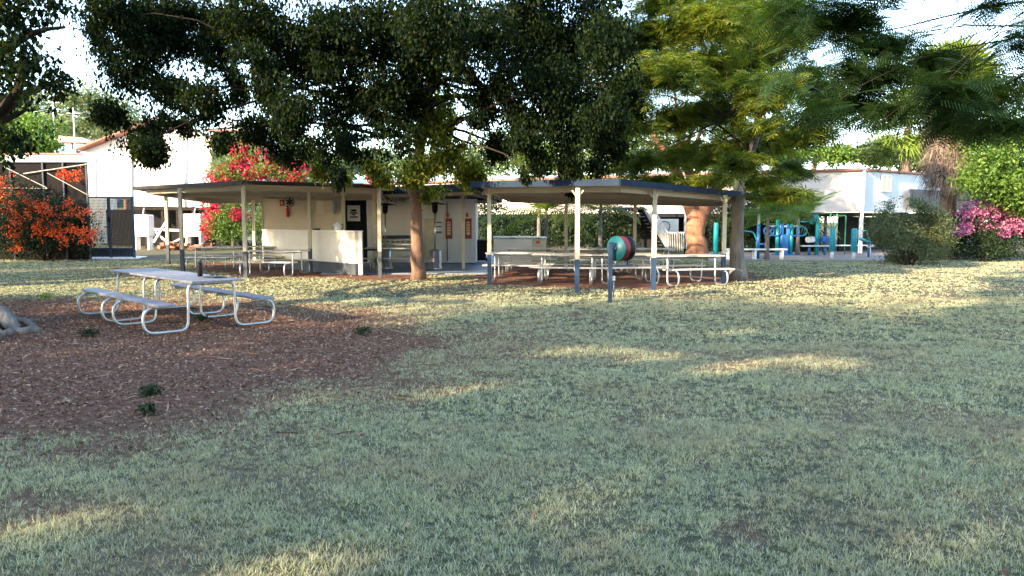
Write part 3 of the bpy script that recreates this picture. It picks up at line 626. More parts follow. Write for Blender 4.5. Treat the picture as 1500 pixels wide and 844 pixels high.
# background trees
def back_tree(label, clumps, Y, n, size, m, seed, gap=.28, group=None, bx=0):
    cx = sum(c[0][0] for c in clumps) / len(clumps); cz = sum(c[0][2] for c in clumps) / len(clumps)
    cx += bx; t = thing('leafy_tree', label, 'tree', (cx, Y, 0), 0, group)
    trunk_obj('trunk', [(cx, Y, 0), (cx + .2, Y, max(1, cz))], [.32, .18], M['bark'], t, [((cx + .1, Y, max(.8, cz * .6)), Vector(c[0]), .09) for c in clumps])
    leaves('crown', clumps, n, size, m, t, gap=gap, gs=.6, seed=seed)
back_tree('bright green leafy tree behind the pink bougainvillea', CL([(1450, 210, 40, 40), (1500, 200, 50, 40), (1430, 260, 34, 30), (1480, 270, 46, 34), (1560, 230, 60, 60), (1500, 300, 40, 20)], 30, 1.2, 16), 30, 30000, .15, M['bright'], 60, bx=3.5)
hl = 'trees on the rise beyond the houses'
for i, (lst, Y, m_, lab) in enumerate((
        ([(40, 195, 40, 26), (10, 215, 36, 22), (60, 215, 24, 14)], 60, 'bright', 'bright green tree left of the purple house'),
        ([(120, 150, 50, 26), (170, 170, 40, 30), (110, 185, 40, 20)], 110, 'far_leaf', 'pale green tree on the hill behind the purple house'),
        ([(40, 160, 50, 26), (-20, 170, 50, 30)], 115, 'far_leaf', 'pale tree on the hill above the mesh fence'),
        ([(170, 205, 30, 16), (215, 195, 36, 20), (150, 218, 16, 8)], 75, 'olive', 'olive tree peeping over the white raised house'),
        ([(560, 240, 50, 26), (500, 245, 40, 22), (620, 245, 40, 22)], 66, 'far_leaf', 'pale tree behind the long building above the left shelter'),
        ([(700, 235, 50, 30), (760, 225, 50, 34), (830, 240, 50, 26)], 70, 'far_leaf', 'pale tree behind the long building above the freezers'),
        ([(900, 230, 60, 34), (980, 220, 60, 34), (1060, 230, 60, 30)], 72, 'far_leaf', 'pale tree behind the feathery yellow green tree'),
        ([(1150, 225, 50, 16), (1230, 225, 44, 16)], 74, 'bright', 'low green tree on the skyline left of the distant fan palm'),
        ([(1290, 225, 40, 22), (1350, 235, 40, 18)], 70, 'olive', 'olive tree below the distant fan palm'),
        ([(1430, 250, 50, 26), (1520, 240, 60, 40)], 60, 'hedge', 'dark tree behind the right edge bougainvillea'),
        ([(400, 225, 40, 24), (450, 235, 40, 24)], 60, 'far_leaf', 'pale tree behind the red bougainvillea'))):
    back_tree(lab, CL(lst, Y, 2, 70 + i), Y, 9000, .16 + Y * .003, M[m_], 70 + i, group=hl)

# ---------------------------------------------------------------- picnic tables
def fillet(pts, r=.08, n=6):
    out = [Vector(pts[0])]
    for i in range(1, len(pts) - 1):
        a, b_, c = Vector(pts[i - 1]), Vector(pts[i]), Vector(pts[i + 1])
        u = (a - b_); v = (c - b_); rr = min(r if not isinstance(r, list) else r[i], u.length * .5, v.length * .5)
        p0 = b_ + u.normalized() * rr; p1 = b_ + v.normalized() * rr
        for k in range(n + 1):
            t = k / n; out.append(p0 * (1 - t) ** 2 + b_ * 2 * t * (1 - t) + p1 * t * t)
    out.append(Vector(pts[-1])); return out
def make_table(label, mtop, group=None, L=1.85):
    t = thing('picnic_table', label, 'table', (0, 0, 0), 0, group)
    mb = MB()
    for k in range(4): mb.box((0, -.2925 + k * .195, .735), (L, .185, .032))
    mb.build('tabletop', mtop, t, False, .004)
    for s in (-1, 1):
        mb = MB()
        mb.box((0, s * .74, .425), (L, .25, .034)); mb.build('seat', mtop, t, False, .006)
    for x in (-.66, .66):
        a = [(x, -.62, .385), (x, -.98, .385), (x, -.98, .025), (x, -.36, .025), (x, -.34, .695), (x, .34, .695), (x, .36, .025), (x, .98, .025), (x, .98, .385), (x, .62, .385)]
        q = fillet(a, [0, .17, .17, .13, .10, .10, .13, .17, .17, 0], 7); mb = MB(); mb.tube(q, .021, 8)
        mb.box((x, 0, .717), (.05, .60, .008)); mb.build('pipe_frame', M['galv'], t, False)
    mb = MB(); mb.tube([(-.64, 0, .68), (0, 0, .66), (.64, 0, .68)], .014, 6); mb.build('brace', M['galv'], t, False)
    return t
p = make_table('grey weathered picnic table nearest the viewer, with a bottle on its top', M['alu_plank'])
def place(o, px, py, rz): o.location = G(px, py); o.rotation_euler = (0, 0, rz)
A0 = G(300, 482); A1 = G(190, 466)
place(p, 300, 482, 0)
d_ = Vector((.70, -.72, 0)).normalized(); rz = math.atan2(d_.y, d_.x)
c1 = Vector((-4.93, 11.6, 0)); p.location = c1; p.rotation_euler.z = rz
p2 = copy_tree(p); p2.location = c1 - d_ * 1.86; p2['label'] = 'grey weathered picnic table butted to the far end of the nearest one'
for o_ in (p, p2): o_['group'] = 'grey tables on the bare soil'
pt = make_table('pale picnic table', M['pale_plank'])
tbl = [(405, 403, -6, 'pale picnic table in front of the cream counter wall', 'tables under the left shelter'), (322, 394, -4, 'pale picnic table beside the red bougainvillea', 'tables under the left shelter'),
       (384, 392, 5, 'pale picnic table tucked behind the corner of the counter wall', 'tables under the left shelter'),
       (762, 409, -8, 'pale picnic table nearest the lone cream post of the right shelter', 'tables under the right shelter'), (832, 413, -10, 'pale picnic table left of the hose reel post', 'tables under the right shelter'),
       (912, 413, 8, 'pale picnic table directly behind the hose reel', 'tables under the right shelter'), (1003, 416, 14, 'grey topped picnic table at the right end of the shelter', 'tables under the right shelter'),
       (775, 397, -5, 'pale picnic table in front of the chest freezers', 'tables under the right shelter'), (868, 398, 6, 'pale picnic table in the second row behind the blue post', 'tables under the right shelter'),
       (945, 398, 2, 'pale picnic table in the second row before the stairs', 'tables under the right shelter'), (578, 396, 3, 'dark framed picnic table in front of the barbecue', 'tables under the left shelter')]
for i, (px, py, a, lab, gr_) in enumerate(tbl):
    o = pt if i == 0 else copy_tree(pt); place(o, px, py, R(a)); o['label'] = lab; o['group'] = gr_
# things on the near table
def on_table(u, v_): return c1 + d_ * u + Vector((-d_.y, d_.x, 0)) * v_ + Vector((0, 0, .752))
b0 = on_table(-.05, .12); t = thing('water_bottle', 'tall black drink bottle standing on the nearest picnic table', 'bottle', b0)
MB().lathe(b0, [(.034, 0), (.038, .01), (.038, .19), (.03, .215)], 20).build('body', M['black'], t)
MB().lathe(b0, [(.026, .216), (.03, .22), (.03, .262), (.02, .272)], 20).build('lid', M['grey_paint'], t)
b0 = on_table(.38, .18); t = thing('tablet_case', 'flat black tablet case lying on the table beside the bottle', 'tablet')
t.location = b0; t.rotation_euler.z = rz + .2
MB().box((0, 0, .006), (.30, .21, .012)).build('cover', M['black'], t, False, .004); MB().box((-.02, 0, .0155), (.22, .15, .006)).build('pad', M['grey_paint'], t, False)
b0 = on_table(.18, .24); t = thing('sunglasses', 'dark sunglasses lying between the bottle and the tablet case', 'sunglasses', b0)
mb = MB()
for s in (-1, 1): mb.lathe(b0 + Vector((s * .035, 0, .02)), [(.028, -.006), (.03, 0), (.02, .012)], 14)
mb.build('lens', M['glass'], t); mb = MB(); mb.tube([b0 + Vector((-.07, .02, .03)), b0 + Vector((0, .035, .035)), b0 + Vector((.07, .02, .03))], .005, 6)
for s in (-1, 1): mb.tube([b0 + Vector((s * .07, .02, .03)), b0 + Vector((s * .06, .14, .01))], .004, 6)
mb.build('frame', M['black'], t)

# ---------------------------------------------------------------- shelters
def post(mb_hi, mb_lo, px, py, ztop, w=.10, split=.75, depth=None):
    b_ = G(px, py)
    if mb_lo is not None:
        mb_lo.box((b_.x, b_.y, split / 2 - .02), (w * 1.04, w * 1.04, split + .04)); mb_hi.box((b_.x, b_.y, (ztop + split) / 2), (w, w, ztop - split))
    else: mb_hi.box((b_.x, b_.y, ztop / 2), (w, w, ztop))
    return b_
def shelter(name, label, corners, posts, mfas, mlow, fh=.2, drop=.0):
    cs = [P(*c) for c in corners]; ctr = sum(cs, Vector()) / len(cs)
    t = thing(name, label, 'shelter', (ctr.x, ctr.y, 0)); n = len(cs)
    ins = [ctr + (c - ctr) * .985 for c in cs]
    MB().prism([c - Vector((0, 0, .03)) for c in ins], .05).build('roof', M['soffit'], t)
    mb = MB()
    for i in range(n):
        a, b_ = cs[i], cs[(i + 1) % n]; dz = Vector((0, 0, fh / 2)); e = (b_ - a).normalized() * .02
        mb.bar(a - dz - e * 0, b_ - dz, .04, fh)
    mb.build('fascia', mfas, t)
    mb = MB()
    for i in range(n):
        a, b_ = ctr + (cs[i] - ctr) * .90, ctr + (cs[(i + 1) % n] - ctr) * .90; dz = Vector((0, 0, fh * .5 + .13)); mb.bar(a - dz, b_ - dz, .06, .12)
    for k in (.3, .7):
        a, b_ = cs[0].lerp(cs[-1], k), cs[2].lerp(cs[min(3, n - 1)], k); mb.bar(a - Vector((0, 0, .16)), b_ - Vector((0, 0, .16)), .07, .14)
    mb.build('beam', M['soffit'], t)
    for (px, py, ztop, low, bracket) in posts:
        hi = MB(); lo = MB() if low else None; b_ = post(hi, lo, px, py, ztop)
        if bracket:
            for s in (-1, 1): hi.bar((b_.x, b_.y, ztop - .22), (b_.x + s * .13, b_.y, ztop - .05), .035, .035)
        ho = hi.build('post', M['cream'], t)
        if low: lo.build('painted_base', mlow, ho)
    return t
sh = shelter('shelter', 'cream posted shelter with thin brown roof over the kitchen at left', [(195, 273.5, 27), (356, 264.5, 21.2), (578, 271, 22.2), (585, 288, 30), (300, 291, 34)],
             [(360.5, 407, 2.62, True, False), (268, 401, 2.62, True, False), (247, 388, 2.60, True, False), (455, 399, 2.6, True, False), (557, 406, 2.58, True, False), (505, 398, 2.6, False, False), (550, 398, 2.6, False, False), (373, 381, 2.55, False, False)], M['fascia_brown'], M['grey_paint'], .11)
shelter('shelter', 'grey roofed link shelter over the barbecue area', [(560, 274, 24.2), (702, 268, 22.5), (735, 287, 29.5), (575, 288, 30.2)], [(679, 394, 2.50, False, True)], M['fascia_blue'], M['blue_paint'], .24)
shelter('shelter', 'slate blue roofed shelter over the picnic tables at right', [(690, 266, 19.0), (908, 262, 16.6), (1112, 283.5, 21.7), (1060, 293, 28), (735, 286, 26)],
        [(717, 415, 2.45, True, True), (845, 428, 2.36, True, True), (957, 423, 2.34, True, True), (1059, 413, 2.3, True, True), (829, 391, 2.3, False, False), (929, 393, 2.3, False, False)], M['fascia_blue'], M['blue_paint'], .15)

# ---------------------------------------------------------------- kitchen block
ka = G(389, 391); kb = G(524, 403); kd = (kb - ka); kl = kd.length; kn = kd.normalized(); kp = Vector((-kn.y, kn.x, 0))
t = thing('kitchen_counter', 'cream counter wall with a dark grey base under the left shelter', 'counter', ka)
MB().bar(ka + Vector((0, 0, .82)) , kb + Vector((0, 0, .82)), .14, .95).build('wall', M['cream_wall'], t)
MB().bar(ka + Vector((0, 0, .17)), kb + Vector((0, 0, .17)), .145, .34).build('base', M['grey_paint'], t)
MB().bar(ka + Vector((0, 0, 1.315)) + kp * .05, kb + Vector((0, 0, 1.315)) + kp * .05, .34, .035).build('counter_top', M['white'], t)
MB().box((kb.x + .1, kb.y, .66), (.11, .16, 1.30)).build('end_panel', M['white'], t)
# back room
KY = 29.5
def wallP(t, nm, x0, x1, y0, y1, Y, m, th=.08, y=None, name=None):
    a = P(x0, y0, Y); b_ = P(x1, y1, Y)
    return MB().box(((a.x + b_.x) / 2, Y + th / 2, (a.z + b_.z) / 2), (abs(b_.x - a.x), th, abs(a.z - b_.z))).build(nm, m, t)
t = thing('kitchen_room', 'cream kitchen back room with an open dark doorway', 'building', (P(460, 380, KY).x, KY, 0))
wallP(t, 'wall', 384, 503, 291, 388, KY, M['cream_wall']); wallP(t, 'wall', 537, 600, 286, 388, KY, M['pale_blue_wall'])
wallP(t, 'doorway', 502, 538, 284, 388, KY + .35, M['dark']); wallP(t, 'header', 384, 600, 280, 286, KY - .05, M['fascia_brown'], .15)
wallP(t, 'side_wall', 453, 456, 284, 388, KY - .12, M['grey_paint'], .1)
MB().box((P(384, 300, KY).x, KY + 1.5, 1.35), (.08, 3, 2.7)).build('side_wall', M['cream_wall'], t)
o = thing('wall_cabinet', 'cream wall cabinet hanging right of the fire extinguisher', 'cabinet', P(475, 314, KY - .35))
wallP(o, 'body', 463, 488, 281, 313, KY - .35, M['white'], .33); wallP(o, 'door', 464, 475.3, 282, 312, KY - .37, M['cream_wall'], .02); wallP(o, 'door', 476, 487, 282, 312, KY - .37, M['cream_wall'], .02)
o = thing('notice', 'white poster with dark symbol on the black doorway panel', 'poster', P(516, 325, KY + .3)); wallP(o, 'board', 508.5, 527.5, 301, 324, KY + .28, M['paper'], .02)
wallP(o, 'symbol', 514, 522, 307, 310, KY + .268, M['black'], .01); wallP(o, 'symbol', 512.5, 523.5, 311, 313, KY + .268, M['black'], .01); wallP(o, 'text_line', 513, 524, 317, 319, KY + .268, M['black'], .01); wallP(o, 'symbol', 516, 520, 313.6, 315.6, KY + .268, M['black'], .01)
o = thing('safety_sign', 'small red square sign high on the kitchen wall', 'sign', P(413, 303, KY)); wallP(o, 'plate', 409.5, 416, 293, 302, KY - .02, M['red'], .02); wallP(o, 'pictogram', 411.3, 414.2, 295, 300, KY - .032, M['paper'], .01)
e = P(421, 318, KY - .1); o = thing('fire_extinguisher', 'red fire extinguisher hanging on the kitchen wall below a white plate', 'extinguisher', e)
MB().lathe(e, [(.05, 0), (.065, .03), (.065, .30), (.03, .36)], 14).build('cylinder', M['red'], o); MB().lathe(e, [(.02, .361), (.025, .42)], 10).bar(e + Vector((-.02, -.03, .42)), e + Vector((.08, -.03, .44)), .02, .02).build('valve', M['black'], o)
MB().tube([e + Vector((.03, -.02, .4)), e + Vector((.13, -.05, .3)), e + Vector((.11, -.05, .05))], .012, 6).build('hose', M['black'], o)
o = thing('electric_fan', 'dark wall fan at the top of the kitchen wall', 'fan', P(424, 300, KY - .2))
e = P(424, 296, KY - .25); MB().tube([e + Vector((.2 * math.cos(a * .4), -.05, .2 * math.sin(a * .4))) for a in range(16)], .012, 5, True).build('guard', M['black'], o)
MB().box(e + Vector((0, .02, 0)), (.30, .03, .07), ry=.5).box(e + Vector((0, .02, 0)), (.30, .03, .07), ry=1.6).box(e + Vector((0, .02, 0)), (.30, .03, .07), ry=2.6).build('blade', M['grey_paint'], o)
MB().bar(e + Vector((0, .05, 0)), e + Vector((0, .25, 0)), .05, .05).build('bracket', M['white'], o)
# counter-top things
def ctop(u): q = ka.lerp(kb, u) + kp * .08; return Vector((q.x, q.y, 1.334))
e = ctop(.80); o = thing('kettle', 'white kettle on the counter near its right end', 'kettle', e)
MB().lathe(e, [(.10, 0), (.11, .02), (.09, .2), (.05, .24), (.01, .26)], 16).build('body', M['tank_white'], o); MB().tube([e + Vector((.09, 0, .2)), e + Vector((.16, 0, .17)), e + Vector((.15, 0, .06)), e + Vector((.10, 0, .04))], .012, 6).build('handle', M['black'], o)
MB().tube([e + Vector((-.08, 0, .12)), e + Vector((-.15, 0, .2))], [.025, .012], 8).build('spout', M['tank_white'], o)
e = ctop(.58); o = thing('frying_pan', 'dark pan lying on the counter left of the kettle', 'pan', e)
MB().lathe(e, [(.11, 0), (.15, .05), (.145, .05), (.10, .012)], 18).build('body', M['black'], o); MB().bar(e + Vector((-.14, 0, .045)), e + Vector((-.34, .03, .07)), .03, .015).build('handle', M['black'], o)
# barbecue
BY = 26.8; bx = P(585, 360, BY).x
t = thing('gas_barbecue', 'long stainless barbecue with a row of black knobs and dark lid', 'barbecue', (bx, BY, 0))
MB().box((bx, BY, .88), (1.30, .55, .26)).build('body', M['steel'], t, bevel=.02)
MB().box((bx - .1, BY + .1, 1.06), (.95, .42, .10)).build('hotplate_lid', M['grey_paint'], t, bevel=.02)
MB().box((bx, BY - .285, .90), (1.28, .02, .15)).build('control_panel', M['cream'], t)
for k in range(7): MB().cyl((bx - .54 + k * .18, BY - .295, .90), (bx - .54 + k * .18, BY - .34, .90), .028, .024, 10).build('knob', M['black'], t)
for sx in (-1, 1):
    for sy in (-1, 1): MB().box((bx + sx * .58, BY + sy * .22, .375), (.05, .05, .75)).build('leg', M['grey_paint'], t)
MB().box((bx, BY - .02, .38), (1.0, .4, .36)).build('cupboard', M['cream_wall'], t)
# heaters
def heater(px, Y, ytop, label):
    c = P(px, ytop, Y); t = thing('patio_heater', label, 'heater', (c.x, Y, 0), 0, 'patio heaters'); h = c.z; b0 = Vector((c.x, Y, 0))
    MB().lathe(b0, [(.24, 0.0), (.24, .06), (.20, .10), (.20, .62), (.17, .66), (.04, .68)], 20).build('gas_bottle_housing', M['steel'], t)
    MB().cyl(b0 + Vector((0, 0, .68)), b0 + Vector((0, 0, h - .32)), .028).build('pole', M['steel'], t)
    MB().lathe(b0, [(.06, h - .32), (.09, h - .26), (.10, h - .06), (.08, h - .04)], 16).build('burner', M['dark'], t)
    MB().lathe(b0, [(.39, h - .035), (.40, h - .03), (.16, h + .02), (.03, h + .04)], 24).build('reflector', M['dark'], t)
heater(637, 25.2, 298, 'black topped patio heater right of the slim brown trunk'); heater(564, 25.5, 299, 'patio heater standing beside the barbecue')
# white container wall
t = thing('cool_room', 'white cool room with two red notice panels behind the barbecue area', 'building', (P(640, 380, 28.5).x, 28.5, 0))
a = P(596, 293, 28.5); b_ = P(697, 384, 28.5)
MB().box(((a.x + b_.x) / 2, 29.5, (a.z + .05) / 2 + .0), (b_.x - a.x, 2, a.z - .05)).build('wall', M['pale_blue_wall'], t)
wallP(t, 'door', 622, 636, 320, 381, 28.44, M['cream'], .05); wallP(t, 'door_frame', 654, 656, 296, 383, 28.46, M['grey_paint'], .03)
wallP(t, 'trim', 594, 699, 291.5, 294, 28.42, M['tank_white'], .1)
for (x0, lab) in ((652.5, 'red framed notice board left on the white cool room'), (681, 'red framed notice board right on the white cool room')):
    o = thing('notice_board', lab, 'notice', P(x0 + 5, 350, 28.4), 0, 'red notice boards'); wallP(o, 'frame', x0, x0 + 10, 320, 350, 28.40, M['red_pale'], .03); wallP(o, 'sheet', x0 + 2.5, x0 + 7.5, 325, 344, 28.385, M['cream'], .012)
    for k in range(4): wallP(o, 'text_line', x0 + 3.2, x0 + 6.8, 327 + k * 4, 328.4 + k * 4, 28.376, M['red'], .006)
    wallP(o, 'symbol', x0 + 1, x0 + 5, 312, 318, 28.40, M['red'], .02)
o = thing('label_sheet', 'small printed sheets on the white wall beside the heater', 'notice', P(642, 340, 28.4))
for (y0, y1) in ((325, 327), (331, 333), (339, 342)): wallP(o, 'printed_line', 638, 647, y0, y1, 28.4, M['blue'], .012)
# bins
def bin_(px, py, label):
    b0 = G(px, py); t = thing('wheelie_bin', label, 'bin', b0, 0, 'black wheelie bins')
    mb = MB(); w0, w1, h = .20, .27, .82
    vs = [(s * w0, q_ * w0, .06) for s, q_ in ((-1, -1), (1, -1), (1, 1), (-1, 1))] + [(s * w1, q_ * w1 * 1.15, h) for s, q_ in ((-1, -1), (1, -1), (1, 1), (-1, 1))]
    mb.add([Vector(v) + b0 for v in vs], [(3, 2, 1, 0), (4, 5, 6, 7), (0, 1, 5, 4), (1, 2, 6, 5), (2, 3, 7, 6), (3, 0, 4, 7)]); mb.build('body', M['black'], t)
    MB().box(b0 + Vector((0, 0, .86)), (.60, .68, .06), rx=.05).build('lid', M['dark'], t, bevel=.02)
    for s in (-1, 1): MB().cyl(b0 + Vector((s * .2, .26, .09)), b0 + Vector((s * .26, .26, .09)), .09, seg=14).build('wheel', M['black'], t)
    MB().tube([b0 + Vector((-.2, .36, .8)), b0 + Vector((-.2, .42, .84)), b0 + Vector((.2, .42, .84)), b0 + Vector((.2, .36, .8))], .015, 6).build('handle', M['black'], t)
bin_(670, 384, 'black wheelie bin left of the thin shelter post'); bin_(704, 384, 'black wheelie bin at the corner of the white cool room')
# plant pot
e = G(555, 399); t = thing('potted_plant', 'small potted plant at the foot of the cream shelter post', 'plant', e)
MB().lathe(e, [(.09, 0), (.13, .2), (.12, .2), (.10, .18)], 14).build('pot', M['terracotta'], t); leaves('foliage', [(np.array(e) + [0, 0, .33], np.array([.16, .16, .2]))], 240, .09, M['bright'], t, gap=0, seed=88)
# dark side table inside the doorway area
e = G(537, 400); t = thing('prep_table', 'dark folding table between the counter end and the barbecue', 'table', e)
MB().box(e + Vector((0, .2, .72)), (.85, .6, .04)).build('top', M['dark'], t)
for sx in (-1, 1):
    for sy in (-1, 1): MB().cyl(e + Vector((sx * .35, .2 + sy * .22, 0)), e + Vector((sx * .35, .2 + sy * .22, .7)), .016, seg=8).build('leg', M['steel'], t)
# freezers
for (x0, x1, yt, yb, Y, m_, lab) in ((723, 779, 346.5, 384, 27.2, 'pale_blue_wall', 'long grey chest freezer with rounded white lid'), (776, 800, 347, 384, 27.6, 'cream', 'cream box freezer with a small red label right of the grey chest')):
    a = P(x0, yt, Y); b_ = P(x1, yb, Y); t = thing('chest_freezer', lab, 'freezer', ((a.x + b_.x) / 2, Y, 0)); w_ = b_.x - a.x
    MB().box(((a.x + b_.x) / 2, Y + .35, (a.z - .1) / 2 + .02), (w_, .7, a.z - .1)).build('body', M[m_], t, bevel=.02); MB().box(((a.x + b_.x) / 2, Y + .35, a.z - .035), (w_ + .04, .74, .07)).build('lid', M['tank_white'], t, bevel=.025)
    MB().box((a.x + w_ / 2, Y - .035, a.z - .06), (.2, .03, .03)).build('handle', M['grey_paint'], t)
    if w_ < 1: MB().box((a.x + w_ / 2, Y - .008, a.z - .2), (.14, .012, .10)).build('label_plate', M['red'], t)
# hose reel
b0 = G(893.5, 443); t = thing('hose_reel', 'teal hose reel with red and black hose on a blue post', 'hose reel', b0)
MB().box(b0 + Vector((0, 0, .58)), (.075, .075, 1.20)).box(b0 + Vector((.01, 0, 1.19)), (.11, .08, .03)).build('post', M['blue_paint'], t, bevel=.005)
ax = Vector((.78, .62, 0)).normalized(); hc = b0 + Vector((.11, .05, 1.07)) ; uu = Vector((-ax.y, ax.x, 0))
def disc(c, a, r, th, seg=28):
    mb = MB(); mb.tube([c, c + a * th], r, seg); return mb
disc(hc, ax, .25, .025).build('side_plate', mat('dark_teal', (.006, .10, .11), (.004, .07, .08), 8, .5), t); disc(hc + ax * .30, ax, .25, .02).build('side_plate', M['blue_paint'], t)
disc(hc - ax * .04, ax, .045, .05, 14).build('hub', M['blue_paint'], t); disc(hc + ax * .03, ax, .11, .26, 18).build('drum', M['black'], t)
for nm, m_, r_ in (('hose', 'hose_red', .236), ('hose', 'black', .24)):
    q = []; s0 = .04 if m_ == 'hose_red' else .17
    for i in range(150):
        a_ = i * .26; q.append(hc + ax * (s0 + .0009 * i * (1.0 if m_ == 'hose_red' else 1.0)) + (uu * math.cos(a_) + Vector((0, 0, 1)) * math.sin(a_)) * r_)
    if m_ == 'black': q += [q[-1] + Vector((.0, 0, -.12 * k)) for k in range(1, 4)]
    MB().tube(q, .014, 6).build(nm, M[m_], t)
MB().bar(b0 + Vector((0, 0, .72)), b0 + Vector((0, 0, .72)) + ax * .62, .04, .04).bar(b0 + Vector((0, 0, .72)) + ax * .50, hc + ax * .34, .035, .035).bar(b0 + Vector((0, 0, 1.05)), hc, .04, .04).build('bracket', M['blue_paint'], t)
MB().box(b0 + Vector((.07, .03, .48)), (.06, .06, .09)).tube([b0 + Vector((.07, .03, .44)), b0 + Vector((.07, .03, .1))], .014, 8).build('tap', M['galv'], t)

# ---------------------------------------------------------------- exercise yard
def ex(px, py): return G(px, py)
b0 = ex(1048, 376); t = thing('exercise_post', 'plain tall teal exercise post standing alone on the left', 'exercise post', b0); MB().lathe(b0, [(.11, 0), (.11, 1.5), (.09, 1.56)], 16).build('post', M['teal'], t); MB().lathe(b0, [(.16, 0), (.16, .02)], 16).build('foot_plate', M['galv'], t)
a = ex(1062, 380); b_ = ex(1148, 380); t = thing('bench', 'long low white bench in front of the exercise yard', 'bench', a)
MB().bar(a + Vector((-.1, 0, .43)), b_ + Vector((.1, 0, .43)), .38, .06).build('seat', M['tank_white'], t)
for u in (.04, .5, .96):
    q_ = a.lerp(b_, u); MB().box(q_ + Vector((0, 0, .2)), (.08, .3, .4)).build('leg', M['white'], t)
def pole(px, py, ytop, label, m1, m2, split, r=.06, name='light_pole'):
    b0 = G(px, py); z = P(px, ytop, b0.y).z; t = thing(name, label, 'pole', b0)
    o = MB().cyl(b0, b0 + Vector((0, 0, split)), r * 1.15).build('base', m1, t); MB().cyl(b0 + Vector((0, 0, split)), b0 + Vector((0, 0, z)), r).build('shaft', m2, t)
    MB().bar(b0 + Vector((-.3, 0, z)), b0 + Vector((.3, 0, z)), .12, .08).build('head', M['grey_paint'], t)
pole(1003.5, 373, 200, 'pale blue light pole right of the stairs', M['dark'], M['pale_blue_wall'], .3)
pole(1110, 379, 215, 'light pole with dark blue lower half among the exercise machines', M['blue'], M['white'], 1.5)
# machines
b0 = ex(1113, 378); t = thing('exercise_machine', 'teal seat and bent lever exercise machine at the foot of the light pole', 'exercise machine', b0, 0, 'outdoor exercise machines')
MB().cyl(b0 + Vector((-.15, -.1, 0)), b0 + Vector((-.15, -.1, .75)), .07).build('post', M['teal'], t)
MB().tube(fillet([b0 + Vector((-.1, -.1, .6)), b0 + Vector((-.35, -.1, 1.15)), b0 + Vector((-.75, -.1, 1.2))], .12), .035, 8).build('lever', M['teal'], t)
MB().box(b0 + Vector((.1, -.1, .62)), (.42, .32, .07)).build('seat', M['blue'], t, bevel=.02)
MB().tube([b0 + Vector((.25, -.1, .6)), b0 + Vector((.32, -.1, 1.5))], .03).bar(b0 + Vector((.08, -.1, 1.5)), b0 + Vector((.58, -.1, 1.5)), .05, .05).build('back_frame', M['green_paint'], t)
b0 = ex(1148, 374); t = thing('exercise_machine', 'blue twin column machine with four round pulley hoops', 'exercise machine', b0, 0, 'outdoor exercise machines')
for dx, z, m_ in ((-.33, 1.72, 'teal'), (-.12, 1.5, 'blue'), (.17, 1.5, 'blue'), (.33, 1.5, 'teal')): MB().cyl(b0 + Vector((dx, 0, 0)), b0 + Vector((dx, 0, z)), .09).build('column', M[m_], t)
for dx in (-.78, -.45, .42, .78): MB().tube([b0 + Vector((dx + .24 * math.cos(a * .314), -.12, 1.15 + .22 * math.sin(a * .314))) for a in range(20)], .035, 7, True).build('hoop', M['blue'], t)
MB().bar(b0 + Vector((-.85, 0, 1.38)), b0 + Vector((.85, 0, 1.38)), .08, .08).build('arm', M['pale_blue_wall'], t)
MB().box(b0 + Vector((0, -.02, .5)), (.3, .2, 1.0)).build('cabinet', M['blue'], t, bevel=.03); MB().box(b0 + Vector((0, 0, .03)), (1.0, .5, .06)).build('foot_plate', M['blue'], t)
b0 = ex(1196, 374); t = thing('exercise_machine', 'teal curved top column with a bench and long side arm', 'exercise machine', b0, 0, 'outdoor exercise machines')
MB().tube(fillet([b0, b0 + Vector((0, 0, 1.78)), b0 + Vector((-.12, 0, 1.92)), b0 + Vector((-.3, 0, 1.5))], .12), .10, 12).build('column', M['teal'], t)
MB().tube([b0 + Vector((0, 0, 1.62)), b0 + Vector((-.9, 0, 1.60))], .025).build('arm', M['teal'], t)
for dx in (-.36, .34): MB().box(b0 + Vector((dx, -.1, .75)), (.4, .34, .28), ry=.2 * dx).build('pad', M['blue' if dx > 0 else 'tank_white'], t, bevel=.08)
MB().box(b0 + Vector((-.05, -.1, .45)), (1.5, .32, .07)).build('seat', M['pale_blue_wall'], t, bevel=.02)
for dx in (-.4, .35): MB().cyl(b0 + Vector((dx, -.1, 0)), b0 + Vector((dx, -.1, .42)), .06).build('leg', M['blue'], t)
for px, ly, lab in ((1218.5, 379, 'thick teal post left of the pair at the yard edge'), (1250, 380, 'thick teal post right of the pair at the yard edge')):
    b0 = ex(px, ly); t = thing('exercise_post', lab, 'exercise post', b0, 0, 'twin teal posts'); MB().lathe(b0, [(.10, .32), (.12, .34), (.12, 1.25), (.08, 1.32)], 14).build('column', M['teal'], t); MB().cyl(b0, b0 + Vector((0, 0, .32)), .07).build('foot', M['tank_white'], t)
    if px < 1240:
        MB().tube([b0 + Vector((-.05, 0, 1.3)), b0 + Vector((-.17, 0, 1.75)), b0 + Vector((-.1, 0, 1.95))], .025).tube([b0 + Vector((.05, 0, 1.3)), b0 + Vector((.2, 0, 1.5)), b0 + Vector((.15, 0, 1.95))], .025).build('handle', M['green_paint'], t)
b0 = ex(1234, 373); t = thing('pull_up_bar', 'slim green bar frame between the twin teal posts', 'exercise bar', b0)
MB().tube(fillet([b0 + Vector((-.5, 0, 0)), b0 + Vector((-.5, 0, 1.9)), b0 + Vector((.1, 0, 1.9)), b0 + Vector((.1, 0, 0))], .08), .03).build('frame', M['green_paint'], t); MB().bar(b0 + Vector((-.5, 0, .45)), b0 + Vector((1.4, 0, .45)), .3, .05).build('plank', M['tank_white'], t)
for dx in (.5, 1.3): MB().box(b0 + Vector((dx, 0, .21)), (.06, .25, .42)).build('leg', M['galv'], t)
